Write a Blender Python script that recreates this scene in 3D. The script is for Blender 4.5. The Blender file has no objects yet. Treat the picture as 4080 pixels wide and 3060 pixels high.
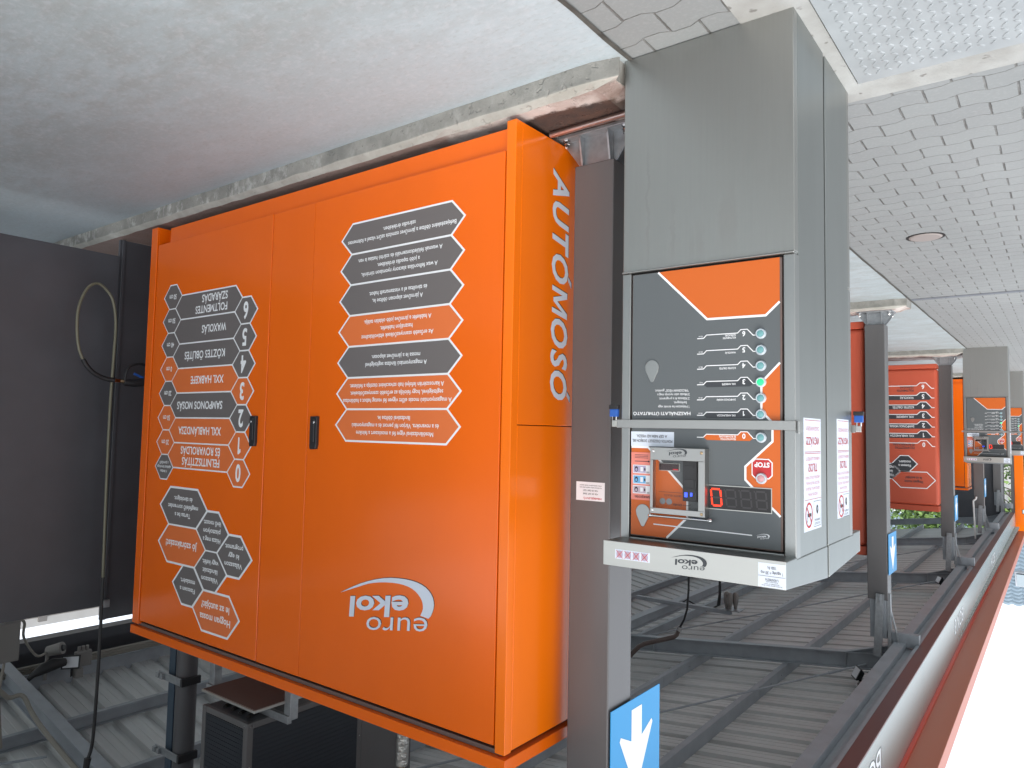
import bpy, bmesh, math, random
from mathutils import Vector, Matrix
random.seed(7)
PI = math.pi
S = bpy.context.scene
COL = S.collection
# ------------------------------------------------------------------ camera
# the photograph was taken with the phone held upside down: the camera is rolled half a turn
YAW, PIT, ROL, FPX = (math.radians(37.2517412), math.radians(-3.66651659), math.radians(-1.12128299), 2902.67)
w0 = Vector((math.sin(YAW), math.cos(YAW), 0)); r0 = Vector((math.cos(YAW), -math.sin(YAW), 0))
w = w0*math.cos(PIT) + Vector((0, 0, math.sin(PIT))); d = w.cross(r0)
r = r0*math.cos(ROL) + d*math.sin(ROL); d = w.cross(r)
cd = bpy.data.cameras.new('camera'); cam = bpy.data.objects.new('camera', cd); COL.objects.link(cam)
cam.matrix_world = Matrix(((-r.x, d.x, -w.x, 0), (-r.y, d.y, -w.y, 0), (-r.z, d.z, -w.z, 1.6), (0, 0, 0, 1)))
cd.sensor_width = 36; cd.lens = FPX/4080*36; cd.clip_start = .05; cd.clip_end = 2000
S.camera = cam
# ------------------------------------------------------------------ world and sun (bright overcast day)
SUN_EL, SUN_AZ = math.radians(52), math.radians(215)     # azimuth of the place the light comes from, from +Y clockwise
wd = bpy.data.worlds.new('World'); S.world = wd; wd.use_nodes = True
nt = wd.node_tree; nt.nodes.clear()
sky = nt.nodes.new('ShaderNodeTexSky'); sky.sky_type = 'NISHITA'; sky.sun_disc = False
sky.sun_elevation = SUN_EL; sky.sun_rotation = SUN_AZ; sky.dust_density = 5; sky.air_density = 1
hs = nt.nodes.new('ShaderNodeHueSaturation'); hs.inputs['Saturation'].default_value = .62
bg = nt.nodes.new('ShaderNodeBackground'); bg.inputs['Strength'].default_value = .15
wo = nt.nodes.new('ShaderNodeOutputWorld')
mxw = nt.nodes.new('ShaderNodeMix'); mxw.data_type = 'RGBA'; mxw.inputs[0].default_value = .6       # thin even cloud over the clear sky
mxw.inputs[7].default_value = (4.5, 4.75, 5.0, 1)
nt.links.new(sky.outputs[0], hs.inputs['Color']); nt.links.new(hs.outputs[0], mxw.inputs[6]); nt.links.new(mxw.outputs[2], bg.inputs[0]); nt.links.new(bg.outputs[0], wo.inputs[0])
sl = bpy.data.lights.new('sun', 'SUN'); sl.energy = .45; sl.angle = math.radians(24); sl.color = (1, .96, .9)
so = bpy.data.objects.new('sun', sl); COL.objects.link(so)
sd = Vector((math.sin(SUN_AZ)*math.cos(SUN_EL), math.cos(SUN_AZ)*math.cos(SUN_EL), math.sin(SUN_EL)))
so.rotation_euler = sd.to_track_quat('Z', 'Y').to_euler()
S.view_settings.view_transform = 'Standard'; S.view_settings.look = 'None'
S.view_settings.exposure = 1.42; S.view_settings.gamma = 1
S.render.engine = 'CYCLES'
S.cycles.max_bounces = 8; S.cycles.diffuse_bounces = 5; S.cycles.glossy_bounces = 4
S.cycles.use_denoising = True

# ------------------------------------------------------------------ materials
M = {}
def mat(name, col, rough=.5, metal=0., spec=.5, coat=0., noise=None, bump=None, emit=None, bumpscale=None):
    """noise=(scale, amount, (sx,sy,sz)); bump=(scale, strength)"""
    m = bpy.data.materials.new(name); m.use_nodes = True; M[name] = m
    t = m.node_tree; b = t.nodes['Principled BSDF']
    b.inputs['Base Color'].default_value = (*col, 1); b.inputs['Roughness'].default_value = rough
    b.inputs['Metallic'].default_value = metal; b.inputs['Specular IOR Level'].default_value = spec
    b.inputs['Coat Weight'].default_value = coat; b.inputs['Coat Roughness'].default_value = .12
    tc = t.nodes.new('ShaderNodeTexCoord')
    if noise:
        sc, amt, st = noise
        mp = t.nodes.new('ShaderNodeMapping'); mp.inputs['Scale'].default_value = st
        n = t.nodes.new('ShaderNodeTexNoise'); n.inputs['Scale'].default_value = sc; n.inputs['Detail'].default_value = 6
        t.links.new(tc.outputs['Object'], mp.inputs[0]); t.links.new(mp.outputs[0], n.inputs['Vector'])
        mr = t.nodes.new('ShaderNodeMapRange'); mr.inputs['From Min'].default_value = .3; mr.inputs['From Max'].default_value = .7
        mr.inputs['To Min'].default_value = 1-amt; mr.inputs['To Max'].default_value = 1+amt
        t.links.new(n.outputs['Fac'], mr.inputs[0])
        mx = t.nodes.new('ShaderNodeVectorMath'); mx.operation = 'SCALE'; mx.inputs[0].default_value = col
        t.links.new(mr.outputs[0], mx.inputs['Scale']); t.links.new(mx.outputs[0], b.inputs['Base Color'])
        mr2 = t.nodes.new('ShaderNodeMapRange'); mr2.inputs['From Min'].default_value = .3; mr2.inputs['From Max'].default_value = .7
        mr2.inputs['To Min'].default_value = rough*(1-amt*.6); mr2.inputs['To Max'].default_value = rough*(1+amt*.6)
        t.links.new(n.outputs['Fac'], mr2.inputs[0]); t.links.new(mr2.outputs[0], b.inputs['Roughness'])
    if bump:
        n2 = t.nodes.new('ShaderNodeTexNoise'); n2.inputs['Scale'].default_value = bump[0]; n2.inputs['Detail'].default_value = 5
        t.links.new(tc.outputs['Object'], n2.inputs['Vector'])
        bp = t.nodes.new('ShaderNodeBump'); bp.inputs['Strength'].default_value = bump[1]; bp.inputs['Distance'].default_value = .01
        t.links.new(n2.outputs['Fac'], bp.inputs['Height']); t.links.new(bp.outputs[0], b.inputs['Normal'])
    if emit:
        b.inputs['Emission Color'].default_value = (*emit[0], 1); b.inputs['Emission Strength'].default_value = emit[1]
    return m
mat('orange_paint', (.80, .130, .001), .24, 0, .45, .22, noise=(3, .025, (1, 1, .35)))
mat('orange_shell', (.86, .165, .001), .25, 0, .4, .2, noise=(3, .03, (1, 1, .35)))
mat('fascia_brown', (.15, .066, .062), .4, 0, .5)  # even dark brown for the bottom return of the fascia
mat('cornice_red', (.50, .135, .07), .4, 0, .5); mat('edge_red', (.75, .055, .02), .35)
mat('red_sheet', (.50, .092, .048), .5, 0, .35, noise=(2, .05, (1, 1, .3)))
mat('orange_print', (.58, .118, .012), .4)
mat('orange_label', (.70, .165, .042), .42)
mat('grey_print', (.105, .118, .125), .42)
mat('grey_label', (.145, .132, .130), .45)
mat('charcoal_print', (.045, .05, .057), .45)
mat('white_print', (.82, .84, .86), .45)
mat('letter_white', (.62, .68, .78), .4)
mat('paper', (.78, .79, .82), .6)
mat('paper_blue', (.68, .74, .84), .6)
mat('red_ink', (.5, .03, .035), .6)
mat('pink_ink', (.62, .2, .24), .6)
mat('black_ink', (.03, .03, .035), .6)
mat('stainless', (.37, .38, .375), .36, .95, .5, noise=(9, .045, (1, 1, .12)))
mat('stainless_bright', (.53, .53, .50), .32, .85, .5, noise=(12, .04, (.2, 1, 1)))
mat('stainless_side', (.31, .33, .325), .38, .95, .5, noise=(9, .05, (1, 1, .12)))
mat('pole_dark', (.085, .085, .092), .4); mat('strut_blue', (.035, .06, .09), .45)
mat('stainless_mid', (.42, .42, .41), .34, .95)
t_, b_ = (lambda m: (m.node_tree, m.node_tree.nodes['Principled BSDF']))(mat('clear_pane', (.12, .12, .12), .04)); b_.inputs['Alpha'].default_value = .06
mat('chrome', (.7, .7, .7), .15, 1.)
mat('galvanised', (.36, .38, .40), .42, .75, noise=(25, .14, (1, 1, 1)))
mat('dark_gap', (.012, .009, .008), .8)
mat('dark_rubber', (.018, .018, .02), .55)
mat('black_plastic', (.02, .02, .023), .42)
mat('steel_grey', (.31, .335, .365), .45, 0., noise=(6, .1, (1, 1, 1)))
mat('post_grey', (.115, .112, .114), .36, .1, .5, .1, noise=(4, .07, (1, 1, .3)))
mat('deck_grey', (.56, .565, .56), .55, noise=(2.5, .12, (.3, 2, 1)))
mat('panel_dark', (.072, .075, .086), .42, .05, noise=(3, .1, (1, 1, 1)))
mat('mesh_dark', (.014, .018, .026), .45)
mat('seal_brown', (.13, .095, .085), .5)
mat('sign_blue', (.022, .28, .60), .4)
mat('padlock_blue', (.02, .10, .40), .4)
mat('grey_plastic', (.22, .21, .2), .5)
mat('cable_beige', (.25, .235, .205), .55)
mat('hose_olive', (.15, .145, .10), .4)
mat('pvc_white', (.75, .75, .74), .4)
mat('brass', (.5, .36, .22), .3, 1)
mat('copper_pipe', (.45, .34, .31), .3, .9)
mat('plaster_white', (.5, .5, .49), .8, noise=(4, .06, (1, 1, 1)))
mat('foil', (.5, .5, .48), .3, .8, bump=(40, .8))
mat('yellow', (.6, .5, .02), .5)
mat('leaf_light', (.15, .25, .06), .55); mat('leaf_dark', (.05, .1, .025), .6)
mat('bark', (.09, .07, .055), .9)
mat('roof_tile', (.17, .23, .28), .5, noise=(3, .08, (1, 1, 1)))
mat('cap_pink', (.27, .24, .228), .7)
mat('glass_dark', (.03, .012, .014), .12)
mat('led_off', (.022, .02, .021), .4)
mat('led_red', (.4, .015, .006), .4, emit=((1, .035, .008), 1.0))
mat('led_green', (.03, .45, .15), .3, emit=((.01, 1, .22), .42))
mat('led_blue', (.05, .08, .6), .3, emit=((.03, .08, 1), .8))
mat('led_dim', (.3, .01, .015), .3, emit=((1, .02, .05), .2))
mat('button_teal', (.16, .36, .38), .25)
mat('button_ring', (.55, .62, .68), .3, .2)
mat('button_pink', (.6, .32, .34), .3)
mat('coin_grey', (.3, .31, .33), .4, .6); mat('note_purple', (.42, .38, .55), .6); mat('note_blue', (.16, .42, .7), .6); mat('note_mauve', (.5, .4, .48), .6)
mat('salmon_paper', (.78, .25, .2), .5)
mat('silver_panel', (.40, .45, .43), .26, .6, .5)
mat('checker_plate', (.36, .385, .395), .5, .25, noise=(6, .1, (1, 1, 1)))
mat('window_glass', (.25, .3, .33), .1, 0, .6)

def nodes_of(name):
    m = bpy.data.materials.new(name); m.use_nodes = True; M[name] = m
    return m.node_tree, m.node_tree.nodes['Principled BSDF']
class NT:
    """tiny helper to write node maths"""
    def __init__(s, t): s.t = t
    def m(s, op, a, b=None, c=None):
        n = s.t.nodes.new('ShaderNodeMath'); n.operation = op
        for i, v in enumerate((a, b, c)):
            if v is None: continue
            if isinstance(v, (int, float)): n.inputs[i].default_value = v
            else: s.t.links.new(v, n.inputs[i])
        return n.outputs[0]
    def noise(s, vec, scale, detail=5, rough=.5):
        n = s.t.nodes.new('ShaderNodeTexNoise'); n.inputs['Scale'].default_value = scale; n.inputs['Detail'].default_value = detail
        n.inputs['Roughness'].default_value = rough
        s.t.links.new(vec, n.inputs['Vector']); return n.outputs['Fac']
    def ramp(s, f, stops):
        n = s.t.nodes.new('ShaderNodeValToRGB'); e = n.color_ramp.elements
        while len(e) < len(stops): e.new(.5)
        for k, (p, c) in enumerate(stops): e[k].position = p; e[k].color = (*c, 1)
        s.t.links.new(f, n.inputs[0]); return n.outputs[0]
    def mix(s, f, a, b):
        n = s.t.nodes.new('ShaderNodeMix'); n.data_type = 'RGBA'
        if isinstance(f, (int, float)): n.inputs[0].default_value = f
        else: s.t.links.new(f, n.inputs[0])
        for v, k in ((a, 6), (b, 7)):
            if isinstance(v, tuple): n.inputs[k].default_value = (*v, 1)
            else: s.t.links.new(v, n.inputs[k])
        return n.outputs[2]
    def rng(s, f, a, b, c, e):
        n = s.t.nodes.new('ShaderNodeMapRange'); s.t.links.new(f, n.inputs[0])
        for i, v in enumerate((a, b, c, e)): n.inputs[i+1].default_value = v
        return n.outputs[0]
    def pos(s):
        n = s.t.nodes.new('ShaderNodeNewGeometry'); return n.outputs['Position']
    def xyz(s, v):
        n = s.t.nodes.new('ShaderNodeSeparateXYZ'); s.t.links.new(v, n.inputs[0]); return n.outputs
    def scale(s, v, sc):
        n = s.t.nodes.new('ShaderNodeMapping'); n.inputs['Scale'].default_value = sc; s.t.links.new(v, n.inputs[0]); return n.outputs[0]
    def bump(s, h, st, dist, b):
        n = s.t.nodes.new('ShaderNodeBump'); n.inputs['Strength'].default_value = st; n.inputs['Distance'].default_value = dist
        s.t.links.new(h, n.inputs['Height']); s.t.links.new(n.outputs[0], b.inputs['Normal'])
# bay floor concrete
t, b = nodes_of('concrete'); n = NT(t); P = n.pos()
big = n.noise(n.scale(P, (1, 1.6, 1)), .9, 6, .6); fine = n.noise(P, 38, 4); mid = n.noise(n.scale(P, (1.0, 2.2, 1)), 4.5, 6, .65); spk = n.noise(P, 120, 2)
X, Y, Z = n.xyz(P)
base = n.ramp(big, [(.3, (.325, .378, .39)), (.5, (.368, .435, .458)), (.68, (.42, .50, .53))])
c2 = n.mix(n.rng(mid, .43, .62, 0, .55), base, (.305, .325, .32))
edge = n.m('MULTIPLY', n.rng(n.m('ADD', Y, n.m('MULTIPLY', mid, .5)), 1.85, 2.55, 0, 1), n.rng(Y, 2.6, 2.7, 1, 0))   # lime washed along the kerb
c2 = n.mix(n.m('MULTIPLY', edge, .55), c2, (.46, .53, .58))
c3 = n.mix(n.rng(fine, .5, .7, 0, .3), c2, (.54, .57, .60)); c3 = n.mix(n.rng(n.noise(n.scale(P, (1, 2, 1)), 26, 4, .7), .54, .68, 0, .3), c3, (.285, .30, .30))
c4 = n.mix(n.rng(spk, .70, .75, 0, .4), c3, (.2, .19, .18))
t.links.new(c4, b.inputs['Base Color']); b.inputs['Roughness'].default_value = .62; b.inputs['Specular IOR Level'].default_value = .4
n.bump(n.m('ADD', n.m('MULTIPLY', fine, .5), mid), .35, .006, b)
# pedestal: brushed steel with a faint water stain below the door (object coordinates, so it travels with the unit)
t, b = nodes_of('stainless_pedestal'); n = NT(t); tc = t.nodes.new('ShaderNodeTexCoord'); X, Y, Z = n.xyz(tc.outputs['Object'])
wob = n.m('MULTIPLY', n.m('SUBTRACT', n.noise(tc.outputs['Object'], 14, 5, .6), .5), .05)
xw = n.m('ADD', X, wob); st = None
for cx, wd, zt, zb_ in ((-.10, .034, .90, .66), (.01, .016, .92, .80), (.045, .012, .92, .82), (.13, .008, .92, .70), (.24, .006, .93, .45)):
    a_ = n.m('MULTIPLY', n.rng(n.m('ABSOLUTE', n.m('SUBTRACT', xw, cx)), wd*.7, wd*1.25, 1, 0), n.m('MULTIPLY', n.rng(Z, zb_-.08, zb_+.06, 0, 1), n.rng(Z, zt-.08, zt, 1, .25)))
    st = a_ if st is None else n.m('MAXIMUM', st, a_)
br = n.noise(n.scale(tc.outputs['Object'], (40, 40, 1.2)), 3, 4)
c = n.mix(n.rng(br, .3, .7, 0, .35), (.38, .385, .37), (.35, .355, .345)); c = n.mix(n.m('MULTIPLY', st, .22), c, (.24, .24, .235))
t.links.new(c, b.inputs['Base Color']); b.inputs['Metallic'].default_value = .95; t.links.new(n.rng(n.m('ADD', br, n.m('MULTIPLY', st, .6)), .2, 1.3, .33, .5), b.inputs['Roughness'])
# kerb concrete with rusty stain and pinkish deposits on the top
t, b = nodes_of('kerb_concrete'); n = NT(t); P = n.pos(); X, Y, Z = n.xyz(P)
g = n.noise(P, 60, 5, .7); h = n.noise(P, 7, 6, .6); pit = n.noise(P, 30, 2)
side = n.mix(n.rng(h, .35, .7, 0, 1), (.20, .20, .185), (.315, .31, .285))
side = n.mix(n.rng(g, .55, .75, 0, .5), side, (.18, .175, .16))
lowwhite = n.m('MULTIPLY', n.rng(n.noise(n.scale(P, (1, 1, .7)), 9, 6, .75), .52, .66, 0, 1), n.rng(X, 3.0, 5, .15, .75))
side = n.mix(lowwhite, side, (.62, .62, .6))
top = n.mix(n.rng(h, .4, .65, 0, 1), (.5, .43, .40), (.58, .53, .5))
dist = n.m('ADD', n.m('POWER', n.m('DIVIDE', n.m('SUBTRACT', X, 1.86), .34), 2), n.m('POWER', n.m('DIVIDE', n.m('SUBTRACT', Y, 2.87), .15), 2))
dist = n.m('ADD', dist, n.m('MULTIPLY', n.m('SUBTRACT', n.noise(P, 9, 6, .7), .5), 1.6))
stain = n.mix(n.rng(h, .35, .65, 0, 1), (.10, .055, .04), (.045, .035, .033))
st_f = n.rng(dist, .75, 1.05, 1, 0)
top = n.mix(n.rng(n.m('ADD', n.noise(P, 3, 5), n.rng(X, 2.4, 3.4, 0, .3)), .52, .62, 0, .75), top, (.2, .11, .085))
top = n.mix(st_f, top, stain)
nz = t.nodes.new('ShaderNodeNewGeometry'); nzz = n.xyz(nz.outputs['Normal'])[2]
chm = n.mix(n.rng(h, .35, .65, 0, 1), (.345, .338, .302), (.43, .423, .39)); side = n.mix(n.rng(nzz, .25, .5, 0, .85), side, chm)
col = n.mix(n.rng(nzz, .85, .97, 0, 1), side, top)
t.links.new(col, b.inputs['Base Color']); b.inputs['Roughness'].default_value = .85
n.bump(n.m('ADD', g, n.m('MULTIPLY', n.rng(pit, .62, .7, 0, 1), -1.5)), .6, .006, b)
# plain cast concrete (surround of the steel plate)
t, b = nodes_of('surround_concrete'); n = NT(t); P = n.pos()
g = n.noise(P, 55, 5, .7); h = n.noise(P, 5, 6)
c = n.mix(n.rng(h, .35, .7, 0, 1), (.30, .30, .285), (.40, .41, .40)); c = n.mix(n.rng(n.noise(P, 16, 2), .66, .72, 0, .7), c, (.12, .11, .1))
t.links.new(c, b.inputs['Base Color']); b.inputs['Roughness'].default_value = .85; n.bump(g, .5, .005, b)
# wavy concrete pavers
t, b = nodes_of('pavers'); n = NT(t); P = n.pos(); X, Y, Z = n.xyz(P)
RH, PL = .1625, .24
tri = n.m('PINGPONG', n.m('ADD', X, .03), PL/2)
wv = n.m('MULTIPLY', n.m('SUBTRACT', n.rng(tri, PL*.14, PL*.36, 0, 1), .5), .026)
yy = n.m('ADD', n.m('ADD', Y, wv), .005+10*RH)
row = n.m('FLOOR', n.m('DIVIDE', yy, RH))
fy = n.m('ABSOLUTE', n.m('SUBTRACT', n.m('FRACT', n.m('DIVIDE', yy, RH)), .5))
dy = n.m('MULTIPLY', n.m('SUBTRACT', .5, fy), RH)
xs = n.m('DIVIDE', n.m('ADD', n.m('ADD', X, n.m('MULTIPLY', row, PL/2)), 30*PL+.105), PL)
fx = n.m('ABSOLUTE', n.m('SUBTRACT', n.m('FRACT', xs), .5))
dx = n.m('MULTIPLY', n.m('SUBTRACT', .5, fx), PL)
jn = n.noise(P, 40, 3)
jy = n.rng(n.m('ADD', dy, n.m('MULTIPLY', n.m('SUBTRACT', jn, .5), .004)), .001, .0035, 1, 0)
jx = n.rng(n.m('ADD', dx, n.m('MULTIPLY', n.m('SUBTRACT', jn, .5), .006)), .003, .0065, 1, 0)
jt = n.m('MAXIMUM', jy, jx)
cid = t.nodes.new('ShaderNodeCombineXYZ'); t.links.new(n.m('FLOOR', xs), cid.inputs[0]); t.links.new(row, cid.inputs[1])
wn = t.nodes.new('ShaderNodeTexWhiteNoise'); t.links.new(cid.outputs[0], wn.inputs['Vector'])
big = n.noise(n.scale(P, (.7, .35, 1)), .8, 5); fine = n.noise(P, 60, 4)
c = n.mix(n.rng(big, .35, .65, 0, 1), (.22, .234, .235), (.275, .292, .293))
c = n.mix(n.m('MULTIPLY', wn.outputs[0], .3), c, (.21, .216, .222))
c = n.mix(n.rng(fine, .5, .8, 0, .3), c, (.36, .37, .37))
jc = n.mix(n.rng(n.noise(P, 6, 4), .4, .6, 0, 1), (.10, .098, .092), (.20, .205, .20))
c = n.mix(jt, c, jc)
t.links.new(c, b.inputs['Base Color']); b.inputs['Roughness'].default_value = .75
n.bump(n.m('SUBTRACT', n.m('MULTIPLY', fine, .25), jt), .7, .006, b)
# ------------------------------------------------------------------ mesh helpers
class MB:
    def __init__(s): s.v = []; s.f = []; s.m = []
    def add(s, vs, fs, mi=0):
        o = len(s.v); s.v += [tuple(p) for p in vs]; s.f += [[o+i for i in f] for f in fs]; s.m += [mi]*len(fs); return s
    def box(s, x0, x1, y0, y1, z0, z1, mi=0):
        vs = [(x, y, z) for x in (x0, x1) for y in (y0, y1) for z in (z0, z1)]
        return s.add(vs, [(0, 1, 3, 2), (4, 6, 7, 5), (0, 4, 5, 1), (2, 3, 7, 6), (0, 2, 6, 4), (1, 5, 7, 3)], mi)
    def hexa(s, a, b, mi=0):
        """solid between quad a (4 points) and quad b"""
        return s.add(list(a)+list(b), [(3, 2, 1, 0), (4, 5, 6, 7), (0, 1, 5, 4), (1, 2, 6, 5), (2, 3, 7, 6), (3, 0, 4, 7)], mi)
    def prism(s, pts, f0, f1, mi=0):
        """polygon pts mapped by f0 (front) and f1 (back)"""
        k = len(pts); vs = [f0(*p) for p in pts]+[f1(*p) for p in pts]
        return s.add(vs, [list(range(k)), list(range(2*k-1, k-1, -1))]+[(i, i+k, (i+1) % k+k, (i+1) % k) for i in range(k)], mi)
    def bar(s, a, b, wd, ht, up=(0, 0, 1), mi=0):
        a, b = Vector(a), Vector(b); t = (b-a).normalized(); u = Vector(up)
        sd = t.cross(u).normalized(); u = sd.cross(t)
        q = lambda p: [p+sd*wd/2*i+u*ht/2*j for i, j in ((-1, -1), (1, -1), (1, 1), (-1, 1))]
        return s.hexa(q(a), q(b), mi)
    def tube(s, path, rad, n=10, mi=0, cap=True):
        path = [Vector(p) for p in path]; k = len(path); rings = []; prev = None
        rads = rad if isinstance(rad, (list, tuple)) else [rad]*k
        for i, p in enumerate(path):
            t = (path[min(i+1, k-1)]-path[max(i-1, 0)]).normalized()
            if prev is None: prev = Vector((0, 0, 1)) if abs(t.z) < .9 else Vector((1, 0, 0))
            u = (prev-t*prev.dot(t)).normalized(); prev = u; v = t.cross(u)
            rings.append([p+(u*math.cos(a)+v*math.sin(a))*rads[i] for a in [2*PI*j/n for j in range(n)]])
        fs = [(i*n+j, i*n+(j+1) % n, (i+1)*n+(j+1) % n, (i+1)*n+j) for i in range(k-1) for j in range(n)]
        if cap: fs += [list(range(n))[::-1], [(k-1)*n+j for j in range(n)]]
        return s.add([p for rg in rings for p in rg], fs, mi)
    def lathe(s, c, ax, prof, n=20, mi=0):
        """prof [(r, h)] about axis ax from point c"""
        c, ax = Vector(c), Vector(ax).normalized(); u = ax.orthogonal().normalized(); v = ax.cross(u)
        vs = [c+ax*h+(u*math.cos(2*PI*j/n)+v*math.sin(2*PI*j/n))*rr for rr, h in prof for j in range(n)]
        k = len(prof); fs = [(i*n+j, i*n+(j+1) % n, (i+1)*n+(j+1) % n, (i+1)*n+j) for i in range(k-1) for j in range(n)]
        fs += [list(range(n))[::-1], [(k-1)*n+j for j in range(n)]]
        return s.add(vs, fs, mi)
    def build(s, name, mats, parent=None, bevel=0, smooth=False, label=None):
        me = bpy.data.meshes.new(name)
        off = Vector(parent_world(parent)) if parent else Vector((0, 0, 0))
        me.from_pydata([tuple(Vector(p)-off) for p in s.v], [], s.f)
        for k in (mats if isinstance(mats, (list, tuple)) else [mats]): me.materials.append(M[k])
        me.polygons.foreach_set('material_index', s.m); me.update()
        bm = bmesh.new(); bm.from_mesh(me)
        if not getattr(s, 'flat', False): bmesh.ops.recalc_face_normals(bm, faces=bm.faces)
        bm.to_mesh(me); bm.free()
        o = bpy.data.objects.new(name, me); COL.objects.link(o)
        if parent: o.parent = parent
        if smooth:
            for p in me.polygons: p.use_smooth = True
            me.set_sharp_from_angle(angle=math.radians(40))
        if bevel:
            md = o.modifiers.new('bevel', 'BEVEL'); md.width = bevel; md.segments = 2; md.limit_method = 'ANGLE'; md.angle_limit = math.radians(40)
        if label: o['label'] = label
        return o
def parent_world(p):
    v = Vector((0, 0, 0))
    while p: v += p.location; p = p.parent
    return v
def tag(o, label, cat, group=None):
    o['label'] = label; o['category'] = cat
    if group: o['group'] = group
    return o
def thing(name, label, cat, loc=(0, 0, 0), group=None):
    o = bpy.data.objects.new(name, None); o.location = loc; o.empty_display_size = .1; COL.objects.link(o)
    return tag(o, label, cat, group)
def struct(o): o['kind'] = 'structure'; return o
def dup(root, loc, rz=0, label=None):
    def cp(o, par):
        c = o.copy(); COL.objects.link(c); c.parent = par
        for ch in [x for x in bpy.data.objects if x.parent == o]: cp(ch, c)
        return c
    kids = {}
    for x in bpy.data.objects:
        if x.parent: kids.setdefault(x.parent.name, []).append(x)
    def cp2(o, par):
        c = o.copy(); COL.objects.link(c); c.parent = par
        for ch in kids.get(o.name, []): cp2(ch, c)
        return c
    c = cp2(root, None); c.location = loc; c.rotation_euler = (0, 0, rz)
    if label: c['label'] = label
    return c
# ---- flat graphics on a surface: a map turns (a, b, lift) into a world point
def face_y(Y):  return lambda a, b, l=0: (a, Y-l, b)          # surface looking to -Y, a = X, b = Z
def face_x(X):  return lambda a, b, l=0: (X-l, -a, b)         # surface looking to -X, a = -Y, b = Z
def area2(p): return sum(p[i][0]*p[(i+1) % len(p)][1]-p[(i+1) % len(p)][0]*p[i][1] for i in range(len(p)))
def ccw(p): return list(p) if area2(p) > 0 else list(p)[::-1]
def inset(p, dd):
    p = ccw(p); k = len(p); out = []
    for i in range(k):
        a, b_, c = Vector(p[i-1]), Vector(p[i]), Vector(p[(i+1) % k])
        e1 = (b_-a).normalized(); e2 = (c-b_).normalized(); n1 = Vector((-e1.y, e1.x)); n2 = Vector((-e2.y, e2.x))
        q = (n1+n2); den = 1+n1.dot(n2)
        out.append(tuple(b_+q*dd/max(den, .25)))
    return out
def poly(mb, mp, pts, lift=.0008, mi=0):
    pts = ccw(pts); mb.add([mp(a, b_, lift) for a, b_ in pts], [list(range(len(pts)))], mi)
def stroke(mb, mp, pts, wd, lift=.0012, mi=0, closed=False):
    k = len(pts); L = []; R = []
    for i in range(k):
        a = Vector(pts[i-1]) if (i > 0 or closed) else None; b_ = Vector(pts[i]); c = Vector(pts[(i+1) % k]) if (i < k-1 or closed) else None
        e1 = (b_-a).normalized() if a is not None else (c-b_).normalized(); e2 = (c-b_).normalized() if c is not None else e1
        n1 = Vector((-e1.y, e1.x)); n2 = Vector((-e2.y, e2.x)); q = (n1+n2)/max(1+n1.dot(n2), .3)*wd/2
        L.append(tuple(b_+q)); R.append(tuple(b_-q))
    for i in range(k if closed else k-1):
        j = (i+1) % k; poly(mb, mp, [L[i], R[i], R[j], L[j]], lift, mi)
def disc(mb, mp, c, rr, lift=.001, mi=0, n=24, sx=1):
    poly(mb, mp, [(c[0]+rr*sx*math.cos(2*PI*i/n), c[1]+rr*math.sin(2*PI*i/n)) for i in range(n)], lift, mi)
_tc = {}
def raw(body, bold=0., shear=0., res=3):
    c = bpy.data.curves.new('text', 'FONT'); c.body = body; c.offset = bold; c.shear = shear; c.resolution_u = res
    o = bpy.data.objects.new('text', c); me = bpy.data.meshes.new_from_object(o)
    vs = [(v.co.x, v.co.y) for v in me.vertices]; fs = [list(p.vertices) for p in me.polygons]
    bpy.data.objects.remove(o); bpy.data.curves.remove(c); bpy.data.meshes.remove(me)
    return vs, fs
def letter(ch, bold, shear):
    if ch == 'M':                                                # this letter cannot be thickened by offsetting, so it is drawn
        t_, W = .075+2*bold, .70+bold; p = [(0, 0), (0, .686), (t_*1.2, .686), (W/2, .24), (W-t_*1.2, .686), (W, .686), (W, 0), (W-t_, 0), (W-t_, .47), (W/2+t_*.4, .06), (W/2-t_*.4, .06), (t_, .47), (t_, 0)]
        v = [(x+.075-bold/2+shear*y, y) for x, y in p]
        return v, [[0, 1, 11, 12], [1, 2, 11], [2, 3, 10, 11], [3, 9, 10], [3, 4, 8, 9], [4, 5, 8], [5, 6, 7, 8]]
    if ch == '1':                                                # a one with its flag
        t_ = .075+2*bold; p = [(.17, 0), (.17+t_, 0), (.17+t_, .70), (.17+t_*.25, .70), (.02, .60), (.02, .60-t_*.95), (.17, .70-t_*1.55)]
        return [(x+shear*y, y) for x, y in p], [[0, 1, 2, 3, 6], [3, 4, 5, 6]]
    ar = lambda r_: sum(abs(sum(r_[0][f[i]][0]*r_[0][f[(i+1) % len(f)]][1]-r_[0][f[(i+1) % len(f)]][0]*r_[0][f[i]][1] for i in range(len(f))))/2 for f in r_[1])
    a0 = ar(raw(ch))
    for q in (bold, bold-.002, bold+.002, bold-.004, bold*.5, 0):
        g = raw(ch, q, shear)
        if ar(g) > a0*(.95 if q >= 0 else .4): return g
    return raw(ch, 0, shear)
def advance(ch):
    if ch == '1': return .40
    k = ('adv', ch)
    if k not in _tc: _tc[k] = max(v[0] for v in raw('l'+ch+'l')[0])-max(v[0] for v in raw('l'+'l')[0])
    return _tc[k]
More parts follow.
